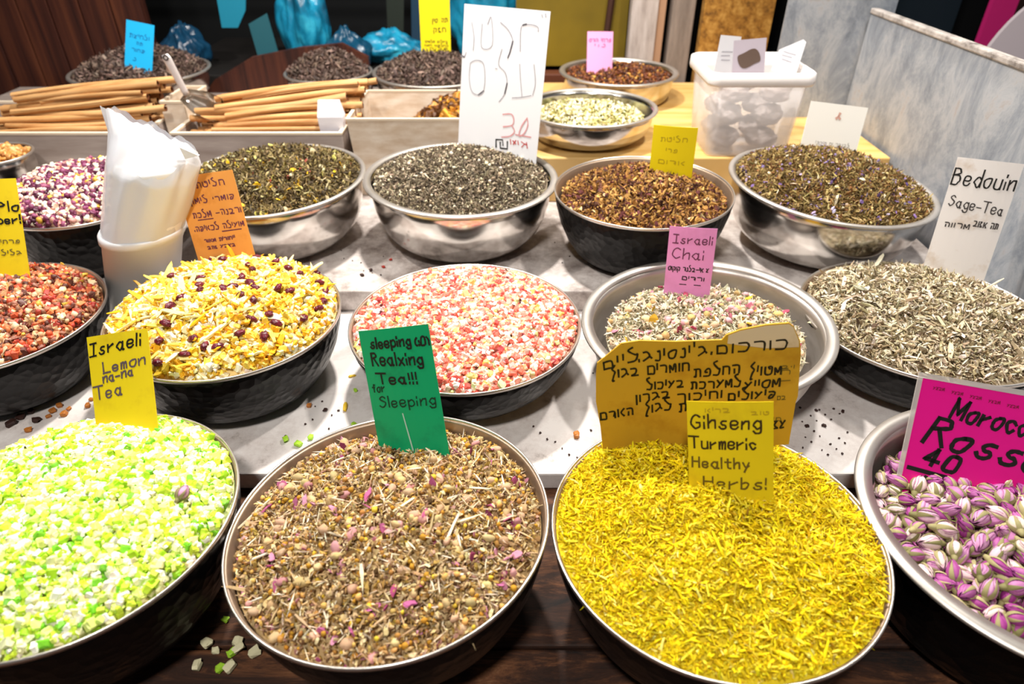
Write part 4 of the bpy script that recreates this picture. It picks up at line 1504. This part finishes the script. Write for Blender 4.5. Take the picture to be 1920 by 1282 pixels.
# dried fruit in the cream carton
g = Grains()
pW = [('8a5a20', 3), ('5a3414', 3), ('c0862c', 2.4), ('3a2010', 2), ('d8a040', 1)]
N = 900
x = rng.uniform(-.33, -.095, N)
y = rng.uniform(1.49, 1.675, N)
hh = .900 + .155 * np.clip((x + .345) / .19, 0, 1) ** .8 * np.clip(1 - ((y - 1.60) / .17) ** 2, 0, 1)
z = hh - np.abs(rng.normal(0, .004, N))
g.add('bcube', np.c_[x, y, z], np.array([[.020, .014, .010]]) * np.exp(rng.normal(0, .25, (N, 3))), rots(N, 3), palette(pW, N), .12)
xs = np.linspace(-.335, -.090, 25)
ys = np.linspace(1.485, 1.68, 20)
vv, ff = [], []
for a in xs:
    for b in ys:
        vv.append((a, b, .897 + .155 * np.clip((a + .345) / .19, 0, 1) ** .8 * np.clip(1 - ((b - 1.60) / .17) ** 2, 0, 1) - .006))
for i in range(24):
    for j in range(19):
        ff.append((i * 20 + j, i * 20 + 20 + j, i * 20 + 21 + j, i * 20 + j + 1))
g.raw(np.array(vv), ff, mean_col(pW))
tag(g.build('dried_fruit_chunks', M_candy), 'brown and amber dried fruit chunks in the cream carton', 'dried fruit', None, 'stuff')

# white paper packet beside the right cinnamon pile
pp = at(624, 235, 1.50)
bm = loft([([(-.026, -.012), (.026, -.012), (.026, .012), (-.026, .012)], 0), ([(-.028, -.014), (.027, -.013), (.028, .014), (-.027, .013)], .035), ([(-.024, -.004), (.020, -.003), (.022, .006), (-.024, .005)], .068)])
o = tag(obj('paper_packet', bm, mat('white_paper', 'e8e6ee', .5)), 'little white paper packet at the end of the cinnamon sticks', 'packet')
o.location = (pp.x, 1.50, 1.012)

# ------------------------------------------------------------------ scoop
A, B_ = at(309, 102, 1.545), at(350, 178, 1.545)
sc = empty('metal_scoop', B_)
tag(sc, 'shiny metal scoop stuck in between the cinnamon piles', 'scoop')
bm = bmesh.new()
rows = []
dirv = (A - B_)
side = Vector((dirv.z, 0, -dirv.x)).normalized()
for i in range(11):
    t = i / 10
    w = .0075 + .003 * t
    if i == 10:
        w *= .7
    c_ = dirv * t
    f = Vector((0, -1, 0))
    rows.append([bm.verts.new(c_ + side * w * math.cos(a) + f * .0035 * math.sin(a)) for a in [2 * PI * k / 12 for k in range(12)]])
for a_, b_ in zip(rows, rows[1:]):
    for k_ in range(12):
        bm.faces.new((a_[k_], a_[(k_ + 1) % 12], b_[(k_ + 1) % 12], b_[k_]))
bm.faces.new(rows[0])
bm.faces.new(rows[-1])
obj('handle', bm, mat('pale_metal', 'e6dcd8', .3, .4), sc, True)
bm = lathe([(.0036, -.0042), (.0062, -.0042), (.0062, .0042), (.0036, .0042)], 20, closed=True)
for v in bm.verts:
    v.co = dirv * .93 + Vector((v.co.x, v.co.z, v.co.y))
o = obj('hanging_hole', bm, mat('hole_shadow_ring', '4c4440', .5, .5), sc)
bm = bmesh.new()
rows = []
for i in range(13):
    t = i / 12
    rr = .030 * (.55 + .45 * min(1, t * 2))
    rows.append([])
    for k_ in range(17):
        a = PI * (.02 + .96 * k_ / 16) + PI
        rows[-1].append(bm.verts.new((t * .095 * (1 - .18 * abs(math.cos(a))), rr * math.cos(a), rr * math.sin(a))))
for a_, b_ in zip(rows, rows[1:]):
    for k_ in range(16):
        bm.faces.new((a_[k_], a_[k_ + 1], b_[k_ + 1], b_[k_]))
bm.faces.new(rows[0])
bmesh.ops.solidify(bm, geom=bm.faces[:], thickness=.0012)
o = obj('blade', bm, M_steel, sc, True)
o.location = (-.006, 0, .002)
o.rotation_euler = (math.radians(35), math.radians(18), math.radians(-18))

# ------------------------------------------------------------------ blue bags, tags and planks at the back
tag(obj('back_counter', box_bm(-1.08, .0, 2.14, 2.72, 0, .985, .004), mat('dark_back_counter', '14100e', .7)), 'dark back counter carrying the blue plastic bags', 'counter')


def bag(px, py, Y, wx, hz, seed, label, m=None, dy=.07, knot=True):
    c_ = at(px, py, Y)
    base = .986
    hz = max(hz, (c_.z - base) * 1.0)
    bm = bmesh.new()
    bmesh.ops.create_icosphere(bm, subdivisions=5, radius=1)
    for v in bm.verts:
        d = v.co.copy()
        n = noise.fractal(Vector((d.x * 1.7, d.y * 1.7, d.z * .8)) + Vector((seed * 5.3, 0, 0)), .9, 2.1, 3) + .35 * math.sin(9 * math.atan2(d.y, d.x) + 3 * d.z + seed) * max(0, d.z)
        r = 1 + .26 * n
        top = max(0, d.z)
        x, y, z = d.x * r * (1 - .45 * top ** 2), d.y * r * (1 - .45 * top ** 2), d.z * r
        v.co = Vector((x * wx, y * dy, max(z, -.9) * hz))
    zmin = min(v.co.z for v in bm.verts)
    o = obj('plastic_bag', bm, m or M_tealbag, None, True)
    o.location = (c_.x, Y, base - zmin)
    tag(o, label, 'bag', 'plastic bags on the back counter')
    return o


bag(352, 105, 2.22, .062, .065, 1, 'dark glossy blue bag right of the blue card', mat('dark_blue_bag', '123c58', .25, 0, .6))
bag(578, 75, 2.32, .075, .14, 2, 'tall crumpled bright cyan bag above the brown plank panel')
bag(735, 128, 2.30, .115, .05, 3, 'low blue bag left of the tall yellow card')
bag(905, 40, 2.42, .12, .16, 5, 'blue bag behind the large white sign')
bag(655, 118, 2.20, .07, .06, 6, 'dark blue bag behind the brown plank panel', mat('deep_blue_bag', '0e4460', .3, 0, .6))
tag(obj('hanging_rail', tube_bm([(-1.09, 2.26, 1.52), (.30, 2.26, 1.52)], .008, 10), M_dark), 'dark rail high behind the stall carrying the blue tags', 'rail')
for (lab, pxs, Y, m) in (('cyan paper tag hanging top centre left of the crumpled bag', [(396, -60), (462, -60), (460, 20), (446, 52), (416, 52)], 2.25, mat('cyan_tag', '1f8fae', .6)),
                         ('grey teal pointed paper leaning beside the cyan bag', [(466, 45), (500, 25), (530, 128), (490, 128)], 2.2, mat('grey_teal_paper', '2a6470', .6)),
                         ('dark green upright board behind the blue bags', [(722, -60), (758, -60), (756, 92), (728, 92)], 2.5, mat('dark_green_board', '242c24', .7)),
                         ('slate blue upright board left of the tall yellow card', [(770, -60), (800, -60), (800, 90), (772, 90)], 2.5, mat('slate_board', '1c3c54', .7))):
    bm = bmesh.new()
    F = [bm.verts.new(at(x_, y_, Y)) for x_, y_ in pxs]
    Bk = [bm.verts.new(v.co + Vector((0, .004, 0))) for v in F]
    bm.faces.new(F)
    bm.faces.new(Bk[::-1])
    for i in range(len(F)):
        bm.faces.new((F[i], Bk[i], Bk[(i + 1) % len(F)], F[(i + 1) % len(F)]))
    nm = 'paper_tag' if 'paper' in lab else 'upright_board'
    tag(obj(nm, bm, m), lab, 'tag' if 'paper' in lab else 'board')
pl = [at(x_, y_, 2.05) for x_, y_ in ((392, 200), (402, 150), (470, 108), (560, 90), (640, 82), (690, 108))]
pl = [Vector((pl[0].x, 2.05, .956))] + pl[1:] + [Vector((pl[-1].x, 2.05, .956))]
bm = bmesh.new()
F = [bm.verts.new(p_) for p_ in pl]
Bk = [bm.verts.new(p_ + Vector((0, .02, 0))) for p_ in pl]
bm.faces.new(F)
bm.faces.new(Bk[::-1])
for i in range(len(F)):
    bm.faces.new((F[i], Bk[i], Bk[(i + 1) % len(F)], F[(i + 1) % len(F)]))
tag(obj('plank_panel', bm, M_panel), 'brown grained panel standing behind the right cinnamon pile', 'panel')

# ------------------------------------------------------------------ spilled bits
M_cr = {'g': mat('green_crumb', 'a8d838', .5), 'c': mat('cream_crumb', 'e4dcb4', .5), 'd': mat('dark_crumb', '38201a', .6), 'o': mat('amber_crumb', 'b8702c', .5), 'y': mat('peel_crumb', 'e0b82c', .5), 'r': mat('red_crumb', 'b03428', .5)}
word = {'g': 'green sugared', 'c': 'cream sugared', 'd': 'dark brown dried', 'o': 'amber dried', 'y': 'yellow peel', 'r': 'red dried'}


def crumb_mesh(seed):
    r = random.Random(seed)
    bm = bmesh.new()
    bmesh.ops.create_cube(bm, size=1)
    bmesh.ops.bevel(bm, geom=bm.edges[:], offset=.18, segments=1, affect='EDGES')
    for v in bm.verts:
        v.co += Vector((r.gauss(0, .09), r.gauss(0, .09), r.gauss(0, .06)))
    zm = min(v.co.z for v in bm.verts)
    for v in bm.verts:
        v.co.z -= zm
    return bm


spill = [('white board', .8305, 'd', 11, [(22, 797), (40, 784), (60, 773), (70, 790)]), ('white board', .8305, 'o', 8, [(100, 772), (113, 762), (121, 778), (130, 768), (92, 782), (55, 808), (166, 762), (172, 750), (580, 762), (1080, 818)]),
         ('white board', .8305, 'g', 8, [(583, 822), (560, 835), (536, 826), (667, 733), (664, 797)]), ('white board', .8305, 'y', 13, [(648, 764), (660, 706)]), ('white board', .8305, 'd', 5, [(536, 820), (610, 770), (1545, 799), (1580, 772), (1512, 800), (1530, 770)]), ('white board', .8305, 'd', 2.6, [(1500 + (37 * i) % 90, 765 + (53 * i) % 95) for i in range(24)] + [(1000 + (41 * i) % 110, 800 + (29 * i) % 75) for i in range(9)] + [(560 + (31 * i) % 80, 745 + (17 * i) % 60) for i in range(8)]), ('raised white board', .8725, 'd', 2.6, [(1040 + (47 * i) % 80, 455 + (19 * i) % 50) for i in range(6)] + [(640 + (37 * i) % 90, 470 + (23 * i) % 50) for i in range(8)]), ('white board', .8305, 'd', 2.6, [(1112, 700)]),
         ('raised white board', .8725, 'r', 6, [(719, 502), (733, 488)]), ('raised white board', .8725, 'd', 6, [(679, 517), (695, 508), (1405, 512)]),
         ('dark counter', .8008, 'c', 9, [(390, 1208), (405, 1221), (449, 1218), (370, 1250), (432, 1253), (478, 1225), (447, 1205)]), ('dark counter', .8008, 'g', 8, [(436, 1226), (415, 1254), (424, 1163)])]
for where, z, c_, mm, pts in spill:
    for i, (u, v) in enumerate(pts):
        d = at(u, v, 1) - Vector((0, 0, EYE))
        p_ = Vector((0, 0, EYE)) + d * ((z - EYE) / d.z)
        o = obj('stray_crumb', crumb_mesh(int(u * 7 + v)), M_cr[c_])
        s_ = mm / 1000 * rr_.uniform(.8, 1.25)
        o.scale = (s_, s_ * (.35 if c_ == 'y' else .8), s_ * (.25 if c_ == 'y' else .6))
        o.rotation_euler = (0, 0, rr_.uniform(0, 6))
        o.location = p_
        tag(o, f'stray {word[c_]} crumb spilled on the {where}', 'crumb', f'{word[c_]} crumbs on the {where}')
